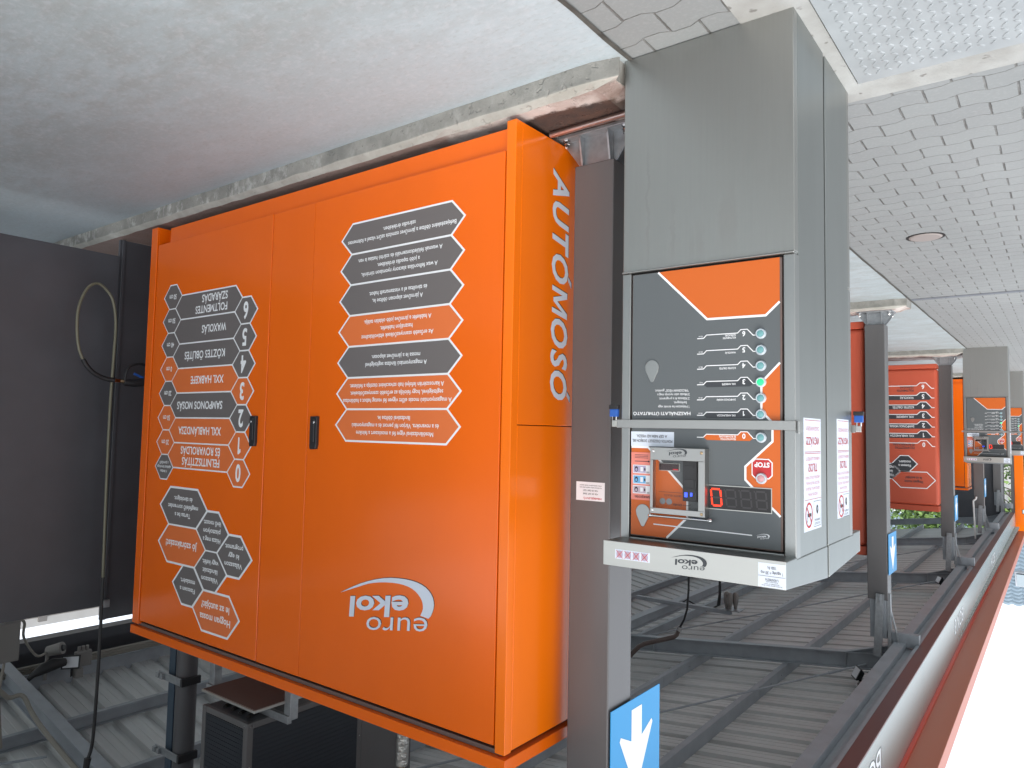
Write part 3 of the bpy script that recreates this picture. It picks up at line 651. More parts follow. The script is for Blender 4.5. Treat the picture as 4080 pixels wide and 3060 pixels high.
def make_terminal(label):
    yf = 2.697; x0, x1, yb = .77, 1.474, 3.109
    root = thing('payment_terminal', label, 'payment terminal', (1.122, YP[0], 0), 'stainless payment terminals')
    mb = MB(); mb.box(x0, x1, yf, yf+.0445, 0.003, .926); mb.box(x0, x1, yf-.012, yf+.03, .9265, .934); mb.build('pedestal', 'stainless_pedestal', root, bevel=.004)
    mb = MB(); mb.box(x0, x1, yf+.045, yb, .003, 2.036); mb.build('housing', 'stainless_side', root, bevel=.003)
    mb = MB(); ix0, ix1, iz0, iz1 = .812, 1.434, .938, 2.022               # brushed frame round the door
    mb.box(x0-.001, ix0, yf-.001, yf+.05, .9345, 2.05); mb.box(ix1, x1+.001, yf-.001, yf+.05, .9345, 2.05); mb.box(ix0+.0004, ix1-.0004, yf+.0, yf+.05, iz1, 2.05)
    mb.build('door_frame', 'stainless', root, bevel=.004)
    mb = MB(); mb.box(ix0-.002, ix1+.002, yf+.02, yf+.055, iz0-.006, iz1+.004); mb.build('door_gap', 'dark_gap', root)
    mb = MB(); mb.box(.8175, 1.430, yf+.002, yf+.03, .941, 2.017); dr = mb.build('door', 'seal_brown', root, bevel=.004)
    # hood: sloping roof with side cheeks and a front lip
    mb = MB(); lip = yf-.13
    pr = [(lip, 2.028), (lip, 2.122), (yb, 2.160), (yb, 2.034), (yf-.002, 2.034), (yf-.004, 2.028)]
    mb.prism(pr, lambda a, b_: (x0-.003, a, b_), lambda a, b_: (x1+.003, a, b_)); hd = mb.build('hood', 'stainless_side', root, bevel=.004)
    mb = MB(); mb.box(x0-.003, x1+.003, lip-.003, lip-.0004, 2.027, 2.1225); mb.build('front_lip', 'stainless_bright', hd, bevel=.001)  # lighter steel plate: the lip's reflected brightness is put into its colour
    # printed door face
    mp = face_y(yf+.002); G = MB(); G.flat = True; Wh = MB(); Wh.flat = True; O = MB(); O.flat = True; T = MB(); T.flat = True
    gx0, gx1, gz0, gz1 = .825, 1.426, .943, 2.011
    poly(G, mp, [(gx0, gz0), (gx1, gz0), (gx1, gz1), (gx0, gz1)], .0006)
    poly(O, mp, [(gx0, gz0), (1.312, gz0), (1.103, 1.152), (.8765, 1.155), (gx0, 1.108)], .0012); stroke(Wh, mp, [(1.312, gz0+.001), (1.103, 1.152), (.8765, 1.155), (gx0, 1.108)], .0085, .0018)
    ro = [(gx0, 1.333), (.893, 1.404), (.893, 1.510), (.853, 1.552), (.853, 1.621), (.953, 1.716), (.953, 1.765), (.862, 1.856), (gx0, 1.891)]
    poly(O, mp, ro, .0012); stroke(Wh, mp, ro, .008, .0018)
    to = [(gx1, 1.656), (1.352, 1.656), (1.338, 1.668), (1.182, 1.826), (1.182, 1.925), (1.268, gz1), (gx1, gz1)]
    poly(O, mp, to, .0012); stroke(Wh, mp, to[:-1], .0085, .0018)
    stroke(Wh, mp, [(1.325, 1.962), (.928, 1.967)], .0042, .002)
    bz = [1.607, 1.522, 1.462, 1.403, 1.342, 1.283, 1.222]
    nm = [['FELNITISZTÍTÁS', 'ÉS ROVAROLDÁS'], ['XXL HABLÁNDZSA'], ['SAMPONOS MOSÁS'], ['XXL HABKEFE'], ['KÖZTES ÖBLÍTÉS'], ['WAXOLÁS'], ['FOLTMENTES', 'SZÁRADÁS']]
    cmv = ['', '50 cm', '20 cm', '0 cm', '40 cm', '50 cm', '50 cm']
    Ch = MB(); Ch.flat = True
    for k, c in enumerate(bz):
        pts = [(.914, c+.004), (.923, c+.004), (.945, c-.020), (.970, c-.020), (.982, c-.008), (1.105, c-.008), (1.117, c+.004), (1.143, c+.004)]
        if k == 0:
            poly(O, mp, [(.926, c+.004), (.945, c-.019), (.970, c-.019), (.982, c-.007), (1.104, c-.007), (1.116, c+.004), (1.103, c+.014), (.936, c+.014)], .0012)
        if k in (1, 3): poly(Ch, mp, [(.922, c+.004), (.945, c-.019), (.970, c-.019), (.982, c-.007), (1.104, c-.007), (1.116, c+.004), (1.104, c+.0145), (.936, c+.0145)], .0012)
        stroke(Wh, mp, pts, .0034, .002)
        text(Wh, mp, str(k), .9585, c-.0125, .018, 'c', squeeze=.95, bold=.03, lift=.002)
        for j, s in enumerate(nm[k]): text(Wh, mp, s, .989, c+(.001 if len(nm[k]) == 1 else (.005-.0095*j)), .0068, 'l', squeeze=.86, bold=.02, lift=.0022)
        if cmv[k]: text(Wh, mp, cmv[k], 1.1205, c-.006, .0058, 'l', squeeze=.8, lift=.002)
    text(Wh, mp, 'HASZNÁLATI ÚTMUTATÓ', 1.170, 1.513, .0125, 'l', width=.250, bold=.02, lift=.002)
    for j, s in enumerate(['1.Helyezzen be érmét vagy', '   bankjegyet.', '2.Válassza ki a programot.', '3.Mosás után nyomja meg a', ' "PROGRAM VÉGE" gombot.']):
        text(Wh, mp, s, 1.174+(.012 if j == 1 else .004 if j == 4 else 0), 1.488-.0162*j, .0095, 'l', squeeze=.9, bold=.004, lift=.002)
    logo(Wh, mp, .864, 1.957, .050, 0, .002)
    G.build('door_print', 'grey_print', dr); O.build('orange_print', 'orange_print', dr); Ch.build('programme_bar', 'charcoal_print', dr); Wh.build('white_printing', 'white_print', dr)
    # lock covers
    for cx, cz in ((1.336, 1.333), (1.372, 1.917)):
        mb = MB(); pts = [(cx+.031*math.cos(t), cz+.031*math.sin(t)) for t in [PI*(1.02+.96*i/16)-0 for i in range(17)]]
        pts += [(cx+.028, cz+.014), (cx+.007, cz+.056), (cx, cz+.060), (cx-.007, cz+.056), (cx-.028, cz+.014)]
        mb.prism(pts, lambda a, b_: (a, yf-.003, b_), lambda a, b_: (a, yf+.002, b_)); mb.build('lock_cover', 'stainless', dr, bevel=.0012)
    # push buttons
    for k, c in enumerate(bz):
        mb = MB(); mb.lathe((.894, yf+.002, c), (0, -1, 0), [(.0195, 0), (.0195, .006), (.0165, .011), (.0135, .011), (.0125, .008)], 24, 0)
        mb.lathe((.894, yf-.004, c), (0, -1, 0), [(.0125, 0), (.0125, .004), (.009, .0055)], 24, 1)
        mb.build('push_button', ['button_ring', 'led_green' if k == 3 else 'button_teal'], dr, smooth=True, label='push button lit green' if k == 3 else None)
    # stop key
    mb = MB(); mb.flat = True; c_ = (.891, 1.722)
    oc = lambda hw, hh, ch: [(c_[0]-hw, c_[1]-hh+ch), (c_[0]-hw+ch, c_[1]-hh), (c_[0]+hw-ch, c_[1]-hh), (c_[0]+hw, c_[1]-hh+ch), (c_[0]+hw, c_[1]+hh-ch), (c_[0]+hw-ch, c_[1]+hh), (c_[0]-hw+ch, c_[1]+hh), (c_[0]-hw, c_[1]+hh-ch)]
    poly(mb, mp, oc(.0385, .037, .013), .002, 1); poly(mb, mp, oc(.0345, .033, .011), .0026, 0)
    text(mb, mp, 'STOP', .891, 1.699, .0165, 'c', width=.056, bold=.04, lift=.0033, mi=1)
    mb.build('stop_label', ['red_ink', 'white_print'], dr)
    mb = MB(); mb.lathe((.893, yf+.001, 1.757), (0, -1, 0), [(.0205, 0), (.0205, .006), (.017, .011), (.014, .011), (.013, .008)], 24, 0)
    mb.lathe((.893, yf-.004, 1.757), (0, -1, 0), [(.013, 0), (.013, .004), (.009, .006)], 24, 1); mb.build('stop_button', ['button_ring', 'button_pink'], dr, smooth=True)
    # display
    mb = MB(); mb.box(.858, 1.096, yf-.003, yf+.003, 1.794, 1.880); ds = mb.build('display', 'led_off', dr, bevel=.001)
    mb = MB(); mb.box(.855, 1.099, yf-.0015, yf+.0025, 1.791, 1.883); mb.build('display_rim', 'stainless_bright', dr)
    mq = face_y(yf-.003); on = MB(); on.flat = True; off = MB(); off.flat = True
    for k, cx in enumerate((.892, .949, 1.006, 1.063)):
        segs = {'a': [(-.016, .031), (.016, .031)], 'g': [(-.015, 0), (.015, 0)], 'd': [(-.016, -.031), (.016, -.031)], 'f': [(-.0185, .028), (-.0185, .0025)], 'e': [(-.0185, -.0025), (-.0185, -.028)], 'b': [(.0185, .028), (.0185, .0025)], 'c': [(.0185, -.0025), (.0185, -.028)]}
        for q, sg in segs.items():
            lit = (k == 3 and q != 'g'); pts = [(cx+a-b_*.10, 1.837+b_) for a, b_ in sg]
            stroke(on if lit else off, mq, pts, .0062, .0012)
        if k < 3: disc(off, mq, (cx+.026, 1.807), .003, .0012, n=10)
    on.build('lit_digit', 'led_red', ds); mat('led_ghost', (.055, .052, .055), .5) if 'led_ghost' not in M else None; off.build('unlit_digits', 'led_ghost', ds)
    # coin and note unit behind a framed window
    fr = MB(); X0, X1, Z0, Z1, a0, a1, b0, b1 = 1.094, 1.321, 1.655, 1.914, 1.120, 1.309, 1.704, 1.892; yo = yf-.042
    fr.box(X0, X1, yo, yo+.004, Z0, b0); fr.box(X0, X1, yo, yo+.004, b1, Z1); fr.box(X0, a0, yo, yo+.004, b0, b1); fr.box(a1, X1, yo, yo+.004, b0, b1)
    fr.box(X0, X0+.004, yo+.0041, yf+.003, Z0, Z1); fr.box(X1-.004, X1, yo+.0041, yf+.003, Z0, Z1); fr.box(X0+.0041, X1-.0041, yo+.0041, yf+.003, Z0, Z0+.004)
    cf = fr.build('coin_window', 'stainless_mid', dr, bevel=.0012)
    mb = MB(); mb.box(a0-.003, a1+.003, yo+.005, yo+.007, b0-.003, b1+.003); mb.build('pane', 'clear_pane', cf)
    mb = MB(); mb.tube([(X0-.012, yo+.02, Z1+.012), (X1+.006, yo+.02, Z1+.012)], .005, 10); mb.lathe((X0-.012, yo+.02, Z1+.012), (-1, 0, 0), [(.008, -.004), (.009, .003), (.005, .009)], 12); mb.lathe((X1+.006, yo+.02, Z1+.012), (1, 0, 0), [(.008, -.004), (.009, .003), (.005, .009)], 12)
    mb.build('hinge_pin', 'chrome', cf, smooth=True)
    for sx, sz in ((X0+.013, Z0+.016), (X1-.013, Z0+.014), (X0+.012, Z1-.011), (X1-.012, Z1-.012)):
        mb = MB(); mb.lathe((sx, yo, sz), (0, -1, 0), [(.006, 0), (.006, .001), (.004, .003)], 12); mb.build('screw', 'chrome' if sx > 1.2 else 'brass', cf)
    lg = MB(); lg.flat = True; logo(lg, face_y(yo), 1.165, 1.659, .085, 0, .0008, rise=.6); lg.build('logo', 'charcoal_print', cf)
    mb = MB(); mb.box(1.137, 1.194, yf-.016, yf+.002, 1.703, 1.86); mb.box(1.145, 1.190, yf-.019, yf-.016, 1.775, 1.805, 0); mb.box(1.148, 1.186, yf-.018, yf-.016, 1.722, 1.732)
    ca = mb.build('coin_acceptor', 'black_plastic', dr, bevel=.002)
    mb = MB(); mb.box(1.174, 1.186, yf-.0185, yf-.0162, 1.826, 1.844); mb.box(1.154, 1.162, yf-.0185, yf-.0162, 1.826, 1.840); mb.build('blue_light', 'led_blue', ca)
    mb = MB(); mb.box(1.213, 1.301, yf-.004, yf+.002, 1.716, 1.747); nsl = mb.build('note_slot', 'stainless_bright', dr, bevel=.001)
    mb = MB(); mb.box(1.2155, 1.2985, yf-.0055, yf-.004, 1.7185, 1.7445); mb.build('slot_mouth', 'glass_dark', nsl); mb = MB(); mb.box(1.218, 1.240, yf-.0065, yf-.0056, 1.7385, 1.7425); mb.build('slot_light', 'led_dim', nsl)
    T = MB(); T.flat = True; text(T, mp, 'ÉRTÉK KULCS', 1.207, 1.840, .0075, 'l', width=.072, bold=.01, lift=.0022); text(T, mp, 'ÉRMÉK', 1.205, 1.874, .0075, 'l', width=.038, bold=.01, lift=.0022)
    stroke(T, mp, [(1.302, 1.831), (1.195, 1.831)], .0016, .0022); stroke(T, mp, [(1.2, 1.878), (1.172, 1.878), (1.166, 1.872)], .0016, .0022); T.build('black_printing', 'black_ink', dr)
    mb = MB()
    for cx in (1.258, 1.286): mb.lathe((cx, yf+.001, 1.868), (0, -1, 0), [(.0125, 0), (.0125, .002), (.011, .0025)], 20)
    mb.build('coin_picture', 'coin_grey', dr)
    # stickers on the door
    mb = MB(); mb.box(1.239, 1.428, yf-.0005, yf+.0015, 1.593, 1.652); st = mb.build('price_note', 'paper_blue', dr)
    T = MB(); T.flat = True; ms = face_y(yf-.0005); text(T, ms, 'PONTOS ÖSSZEGET DOBJON BE,', 1.245, 1.625, .0105, 'l', width=.176, bold=.012, lift=.001); text(T, ms, 'A GÉP NEM AD VISSZA.', 1.268, 1.606, .0105, 'l', width=.135, bold=.012, lift=.001); T.build('lettering', 'black_ink', st)
    mb = MB(); mb.box(1.341, 1.4265, yf-.0005, yf+.0015, 1.678, 1.870); st = mb.build('banknote_sticker', 'salmon_paper', dr)
    T = MB(); T.flat = True; text(T, ms, 'BANKJEGYEK:', 1.342, 1.853, .0085, 'l', width=.068, bold=.02, lift=.001)
    stroke(T, ms, [(1.345, 1.714), (1.41, 1.714)], .0022, .001); poly(T, ms, [(1.342, 1.714), (1.35, 1.710), (1.35, 1.718)], .001)
    for q in range(3): stroke(T, ms, [(1.35, 1.700-.006*q), (1.41, 1.700-.006*q)], .0016, .001)
    for k, (za, zb) in enumerate(((1.729, 1.763), (1.770, 1.806), (1.812, 1.845))):
        poly(T, ms, [(1.341, za), (1.418, za), (1.418, zb), (1.341, zb)], .0008, 4); poly(T, ms, [(1.360, za+.003), (1.415, za+.003), (1.415, zb-.003), (1.360, zb-.003)], .0012, k+1)
        disc(T, ms, (1.402, (za+zb)/2), .011, .0018, 0, 16, .7); disc(T, ms, (1.402, (za+zb)/2+.002), .006, .0022, k+1, 12, .8); poly(T, ms, [(1.372, za+.008), (1.384, za+.008), (1.384, zb-.008), (1.372, zb-.008)], .0016, 4); disc(T, ms, (1.364, (za+zb)/2), .006, .0016, 0, 12, .6)
        text(T, ms, ('1000', '2000', '500')[k], 1.3425, zb-.0085, .0065, 'l', lift=.0018, bold=.01)
    T.build('banknote_picture', ['black_ink', 'note_purple', 'note_blue', 'note_mauve', 'paper'], st)
    # stickers on the hood lip
    yl = lip-.003; mh = face_y(yl)
    mb = MB(); mb.box(1.274, 1.423, yl-.001, yl+.001, 2.056, 2.0925); st = mb.build('coin_sticker', 'paper_blue', root); T = MB(); T.flat = True; mh2 = face_y(yl-.001)
    for k in range(4):
        cx = 1.295+.036*k; disc(T, mh2, (cx, 2.0745), .0145, .001, 1, 20); disc(T, mh2, (cx, 2.0745), .012, .0014, 2, 20)
        for q in (-1, 1): stroke(T, mh2, [(cx-.014, 2.0745-q*.015), (cx+.014, 2.0745+q*.015)], .0024, .002, 0)
    T.build('crossed_coins', ['red_ink', 'note_purple', 'note_mauve'], st)
    mb = MB(); mb.box(.767, .861, yl-.001, yl+.001, 2.038, 2.120); st = mb.build('tariff_sticker', 'paper_blue', root); T = MB(); T.flat = True
    text(T, mh2, '1 egység = 30 mp', .814, 2.066, .010, 'c', width=.076, bold=.0, lift=.001); text(T, mh2, '100 Ft', .814, 2.048, .010, 'c', width=.03, bold=0, lift=.001); text(T, mh2, 'U43698216', .814, 2.090, .008, 'c', width=.045, bold=0, lift=.001)
    for q in range(3): text(T, mh2, ('Automata gyártási száma / típusa', 'EKONOMIX XT 72/30', 'Regisztrációs száma')[q], .814, 2.1125-.0062*q, .0035, 'c', width=(.07, .05, .04)[q], bold=0, lift=.001)
    stroke(T, mh2, [(.768, 2.082), (.860, 2.082)], .001, .001); T.build('lettering', 'black_ink', st)
    lg = MB(); lg.flat = True; logo(lg, mh, 1.047, 2.047, .14, 0, .0008, rise=.4); lg.build('logo', 'charcoal_print', root)
    # locking bar with hinge
    mb = MB(); mb.box(.7665, 1.488, yf-.014, yf-.008, 1.545, 1.579); bar = mb.build('locking_bar', 'stainless_mid', root, bevel=.001)
    mb = MB(); mb.lathe((.757, yf-.011, 1.5535), (0, 0, 1), [(.0075, -.008), (.0075, .036)], 12); mb.box(.7625, .7688, yf-.009, yf+.055, 1.542, 1.586); mb.build('bar_hinge', 'stainless', root, bevel=.001)
    mb = MB(); mb.box(1.4885, 1.513, yf-.014, yf-.009, 1.548, 1.576); mb.build('hasp', 'stainless_bright', root, bevel=.002)
    warning_sticker(root, 1, x0, 2.792, 3.026, 1.531, 1.951)
    return root
term = make_terminal('near stainless payment terminal with lit red zero, front door facing the camera')
back = dup(term, (1.122, 3.114+.010, 0), PI, 'second steel terminal turned back to back behind the nearest one')
for o_ in [o_ for o_ in bpy.data.objects if o_.parent == back and o_.name.startswith('warning_sticker')]:
    for c_ in [c_ for c_ in bpy.data.objects if c_.parent == o_]: bpy.data.objects.remove(c_)
    bpy.data.objects.remove(o_)
# its sticker is on the end that shows: built on the unit before it is turned
back.rotation_euler = (0, 0, 0); back.location = (1.122, YP[0], 0)
warning_sticker(back, -1, 1.474, 2.755, 2.962, 1.523, 1.942)
back.rotation_euler = (0, 0, PI); back.location = (1.122, 3.134, 0)
for i, (Y, l) in enumerate(((YP[2], 'middle-distance payment terminal with red zero beyond the red sheet'), (YP[3], 'farthest payment terminal cut by the picture edge, behind the middle-distance one'))):
    dup(term, (1.122+DX(Y), Y-.01, GZ(Y)), 0, l)

def make_padlock(c, ax, label):
    root = thing('padlock', label, 'padlock', c); x, y, z = c
    u = Vector(ax); mb = MB()
    mb.tube([Vector(c)+u*a+Vector((0, 0, b_)) for a, b_ in [(-.009, -.004), (-.009, .012), (-.006, .019), (0, .022), (.006, .019), (.009, .012), (.009, -.004)]], .0035, 8); mb.build('shackle', 'chrome', root, smooth=True)
    n_ = u.cross(Vector((0, 0, 1)))
    def bx(h, dd, z0, z1): mb.hexa([Vector(c)+u*i*h+n_*j*dd+Vector((0, 0, z0)) for i, j in ((-1, -1), (1, -1), (1, 1), (-1, 1))], [Vector(c)+u*i*h+n_*j*dd+Vector((0, 0, z1)) for i, j in ((-1, -1), (1, -1), (1, 1), (-1, 1))])
    mb = MB(); bx(.019, .009, -.034, -.002); mb.build('body', 'padlock_blue', root, bevel=.003)
    mb = MB(); bx(.0215, .0115, -.052, -.0335); mb.build('weather_cap', 'dark_rubber', root, bevel=.003); return root
make_padlock((1.504, 2.69, 1.535), (1, 0, 0), 'blue and black padlock at the end of the near locking bar, by the grey post')
make_padlock((.742, 3.562, 1.535), (1, 0, 0), 'blue and black padlock on the rear terminal, seen against the red sheet')

# ================================================================== red instruction sheets between the far bays
def red_sheet(x0, x1, yc, z0, z1, label, detail):
    root = thing('instruction_sheet', label, 'signboard', (x0, yc, z0), 'red instruction boards between bays')
    mb = MB(); mb.box(x0, x1, yc-.14, yc+.14, z0+.09, z1-.11); b_ = mb.build('board', 'red_sheet', root); md = b_.modifiers.new('bevel', 'BEVEL'); md.width = .06; md.segments = 5; md.limit_method = 'ANGLE'
    for p in b_.data.polygons: p.use_smooth = True
    for za, zb in ((z0, z0+.088), (z1-.108, z1)):
        mb = MB(); mb.box(x0+.005, x1, yc-.135, yc+.135, za, zb); mb.build('rail', 'red_sheet', root, bevel=.01)
    if detail:
        W = MB(); W.flat = True; D = MB(); D.flat = True; mp = face_y(yc-.14); zt = z0
        names = ['FELNITISZTÍTÁS', 'XXL HABLÁNDZSA', 'SAMPONOS MOSÁS', 'XXL HABKEFE', 'KÖZTES ÖBLÍTÉS', 'WAXOLÁS', 'FOLTMENTES']; two = {0: 'ÉS ROVAROLDÁS', 6: 'SZÁRADÁS'}
        for k in range(7):
            c = 1.73-.186*k-.02; xr = x0+.2
            pts = [(xr-.15, c+.035), (xr-.105, c+.035), (xr-.01, c-.075), (xr+.09, c-.075), (xr+.15, c-.02), (xr+1.7, c-.02)]
            stroke(W, mp, pts, .014, .002)
            if k not in (0, 6): poly(D, mp, [(xr-.10, c+.035), (xr-.005, c-.07), (xr+.09, c-.07), (xr+.15, c-.015), (xr+1.6, c-.015), (xr+1.6, c+.07), (xr-.065, c+.07)], .001)
            text(W, mp, str(k), xr+.04, c-.035, .08, 'c', bold=.03, lift=.003)
            txt = [names[k]]+([two[k]] if k in two else [])
            if k == 6: txt = ['FOLTMENTES', 'SZÁRADÁS']
            for j, s in enumerate(txt): text(D if k in (0, 6) else W, mp, s, xr+.2, c+.005+(.045-.062*j if len(txt) == 2 else .0), .042, 'l', squeeze=.8, bold=.015, lift=.003)
        for pts, dark, lines in (([(2.59, 2.245), (2.44, 2.24), (2.30, 2.09), (2.45, 1.935), (2.595, 1.935), (2.745, 2.095)], 1, ['Fizessen a', 'mosásért.']), ([(2.595, 2.555), (2.145, 2.55), (2.0, 2.392), (2.14, 2.24), (2.59, 2.245), (2.745, 2.392)], 0, ['Hogyan mossa', 'le az autóját?']), ([(2.89, 2.4), (2.745, 2.392), (2.6, 2.245), (2.745, 2.095), (2.89, 2.095), (3.03, 2.245)], 1, ['Válasszon', 'lándzsát', 'vagy kefét.'])):
            if dark: poly(D, mp, pts, .001)
            stroke(W, mp, pts, .016, .002, closed=True); cx = sum(p[0] for p in pts)/6; cz = sum(p[1] for p in pts)/6
            for j, s in enumerate(lines): text(W if dark else D, mp, s, cx, cz+.075*((len(lines)-1)/2-j)-.022, .048, 'c', squeeze=.78, bold=.015, lift=.003)
        W.build('white_printing', 'white_print', root); D.build('dark_printing', 'charcoal_print', root)
    return root
red_sheet(1.955, 5.4, YP[1]+.14, .16, 3.03, 'red sheet edge glimpsed between the steel terminal and the second post', False)
red_sheet(1.945, 5.4, 16.16, .155, 2.985, 'red sheet with numbers nought to six standing between the posts', True)

# ================================================================== canopy over the bays
Y0, Y1 = -3.9, 29.6; RX = 6.3
rz = lambda x: (4.21+.117*(x-2.26)) if x <= RX else (4.683-.169*(x-RX))        # underside of the rafters
canopy = thing('canopy_roof', 'long grey steel canopy with ribbed underside and orange edge over all the wash bays', 'canopy', (5, 10, 4.2))
for Y in [-3.54]+YP:
    mb = MB(); D = .20
    for a, b_ in ((1.5, RX), (RX, 9.15)):
        for hz, hh, wd in ((.006, .012, .11), (D-.006, .012, .11), (D/2, D-.024, .008)):
            mb.hexa([(a, Y+s*wd/2, rz(a)+hz+q*hh/2) for s, q in ((-1, -1), (1, -1), (1, 1), (-1, 1))], [(b_, Y+s*wd/2, rz(b_)+hz+q*hh/2) for s, q in ((-1, -1), (1, -1), (1, 1), (-1, 1))])
    for x in (2.2, 4.75):                                         # haunch and stiffener plates
        mb.box(x, x+.012, Y-.05, Y+.05, rz(x)+.012, rz(x)+D-.012)
    mb.hexa([(1.55, Y-.05, rz(1.55)-.14), (1.55, Y+.05, rz(1.55)-.14), (1.55, Y+.05, rz(1.55)-.13), (1.55, Y-.05, rz(1.55)-.13)], [(2.2, Y-.05, rz(2.2)-.001), (2.2, Y+.05, rz(2.2)-.001), (2.2, Y+.05, rz(2.2)+.009), (2.2, Y-.05, rz(2.2)+.009)])
    mb.hexa([(1.55, Y-.004, rz(1.55)-.13), (1.55, Y+.004, rz(1.55)-.13), (1.55, Y+.004, rz(1.55)), (1.55, Y-.004, rz(1.55))], [(2.2, Y-.004, rz(2.2)-.002), (2.2, Y+.004, rz(2.2)-.002), (2.2, Y+.004, rz(2.2)), (2.2, Y-.004, rz(2.2))])
    mb.build('rafter', 'steel_grey', canopy)
for x in (1.68, 2.88, 4.08, 5.45, 7.0, 8.09):
    mb = MB(); z = rz(x)+.203; sg = 1 if x < RX else -1; h = .135
    mb.box(x-.004, x+.004, Y0, Y1, z, z+h); mb.box(min(x, x+sg*.06), max(x, x+sg*.06), Y0, Y1, z-.001, z+.004); mb.box(min(x, x+sg*.06), max(x, x+sg*.06), Y0, Y1, z+h-.004, z+h+.001); mb.box(x+sg*.057-.002, x+sg*.057+.002, Y0, Y1, z+.004, z+.02)
    for Y in YP[:4]:                                              # lap sleeves and bolts
        for dy in (-1.15, .9): mb.box(x-.007, x+.007, Y+dy, Y+dy+.25, z+.003, z+h-.006)
        for dy in (-.75, -.35, .35, .75): mb.lathe((x-.004*sg, Y+dy, z+.07), (-sg, 0, 0), [(.010, 0), (.010, .007)], 6)
    mb.build('purlin', 'steel_grey', canopy)
for nm, xa, xb in (('front', 1.30, RX), ('back', RX, 9.6)):
    mb = MB(); P_ = .335; y = Y0; prof = []
    while y < Y1:
        prof += [(y, .05), (y+.018, 0), (y+.095, 0), (y+.099, .005), (y+.107, .005), (y+.111, 0), (y+.185, 0), (y+.189, .005), (y+.197, .005), (y+.201, 0), (y+.25, 0), (y+.268, .05)]; y += P_
    k = len(prof); z = lambda x: rz(x)+.203+.137
    mb.add([(xa, a, z(xa)+b_) for a, b_ in prof]+[(xb, a, z(xb)+b_) for a, b_ in prof], [(i, i+1, k+i+1, k+i) for i in range(k-1)])
    mb.add([(xa, Y0, z(xa)+.06), (xb, Y0, z(xb)+.06), (xb, Y1, z(xb)+.06), (xa, Y1, z(xa)+.06)], [(0, 1, 2, 3)])
    mb.build('roof_deck', 'deck_grey', canopy)
mb = MB()                                                        # ridge beam
for z0, z1, wd in ((4.395, 4.41, .14), (4.41, 4.545, .012), (4.545, 4.56, .14)): mb.box(5.3-wd/2, 5.3+wd/2, Y0, Y1, z0, z1)
mb.build('ridge_beam', 'steel_grey', canopy)
# front eaves: parallel to the slightly turned front line
FX = lambda y, x: x+.0062*(y-3.11)
def along(mb, x0, x1, z0, z1, ya=Y0, yb=Y1, mi=0):
    mb.hexa([(FX(ya, x0), ya, z0), (FX(ya, x1), ya, z0), (FX(ya, x1), ya, z1), (FX(ya, x0), ya, z1)], [(FX(yb, x0), yb, z0), (FX(yb, x1), yb, z0), (FX(yb, x1), yb, z1), (FX(yb, x0), yb, z1)], mi)
mb = MB(); along(mb, 1.50, 1.515, 3.98, 4.14); along(mb, 1.516, 1.62, 3.98, 3.992); along(mb, 1.516, 1.62, 4.128, 4.14); mb.build('eaves_beam', 'steel_grey', canopy)
mb = MB(); along(mb, 1.400, 1.499, 4.055, 4.065); along(mb, 1.392, 1.400, 3.99, 4.2); mb.build('gutter', 'steel_grey', canopy)
mb = MB()
ys = [Y0, -.5, 4.1, 9.0, 16.2, 22.8, Y1]
for a, b_ in zip(ys, ys[1:]): along(mb, 1.243, 1.255, 4.0, 4.56, a+.003, b_-.003)
mb.build('fascia_panel', 'silver_panel', canopy)
mb = MB(); along(mb, 1.243, 1.36, 3.985, 3.998); along(mb, 1.361, 1.391, 3.985, 4.0, mi=1); mb.build('fascia_return', ['fascia_brown', 'steel_grey'], canopy)
mb = MB(); along(mb, .965, 1.29, 4.575, 4.76); mb.build('cornice', 'cornice_red', canopy, bevel=.006)
mb = MB(); along(mb, 1.205, 1.2415, 4.556, 4.574); mb.build('cornice_edge', 'edge_red', canopy)
T = MB(); T.flat = True; mpf = lambda a, b_, l=0: (FX(-a, 1.243)-l, -a, b_)
text(T, mpf, 'BOX 3', -12.55, 4.12, .20, 'c', width=1.10, bold=.01, lift=.003); text(T, mpf, 'BOX 4', -19.3, 4.12, .20, 'c', width=1.10, bold=.01, lift=.003)
text(T, mpf, 'BOX 2', -6.17, 4.12, .20, 'c', width=1.10, bold=.01, lift=.003)
T2 = MB(); T2.flat = True  # shifted flat copies drawn as the dark side edges of the cut-out letters
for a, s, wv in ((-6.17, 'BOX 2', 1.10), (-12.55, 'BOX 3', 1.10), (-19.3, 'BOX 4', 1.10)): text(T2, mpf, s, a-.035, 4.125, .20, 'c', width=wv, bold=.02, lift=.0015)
T.build('fascia_lettering', 'white_print', canopy); T2.build('letter_side_edge', 'black_plastic', canopy)
# rear eaves
mb = MB(); mb.box(9.18, 9.20, Y0, Y1, 4.39, 4.60); mb.box(9.12, 9.26, Y0, Y1, 4.383, 4.393); mb.build('rear_beam', 'steel_grey', canopy)
mb = MB(); mb.box(9.6, 9.615, Y0, Y1, 4.10, 4.75); mb.box(9.42, 9.60, Y0, Y1, 4.10, 4.112); mb.box(9.42, 9.43, Y0, Y1, 4.112, 4.22); mb.build('rear_fascia', 'panel_dark', canopy)
# thin tie rods in the roof plane
for a, b_ in (((1.95, 9.6, 4.28), (5.2, 4.0, 4.70)), ((1.95, 16.2, 4.28), (5.2, 10.4, 4.70)), ((1.95, 22.8, 4.28), (5.2, 17.0, 4.7)), ((7.4, 2.9, 4.62), (9.1, -2.5, 4.35))):
    mb = MB(); mb.tube([a, b_], .012, 6); v = Vector(b_)-Vector(a); q = Vector(a)+v*.06; mb.tube([q, q+v*.03], .018, 6); mb.build('tie_rod', 'steel_grey', canopy)

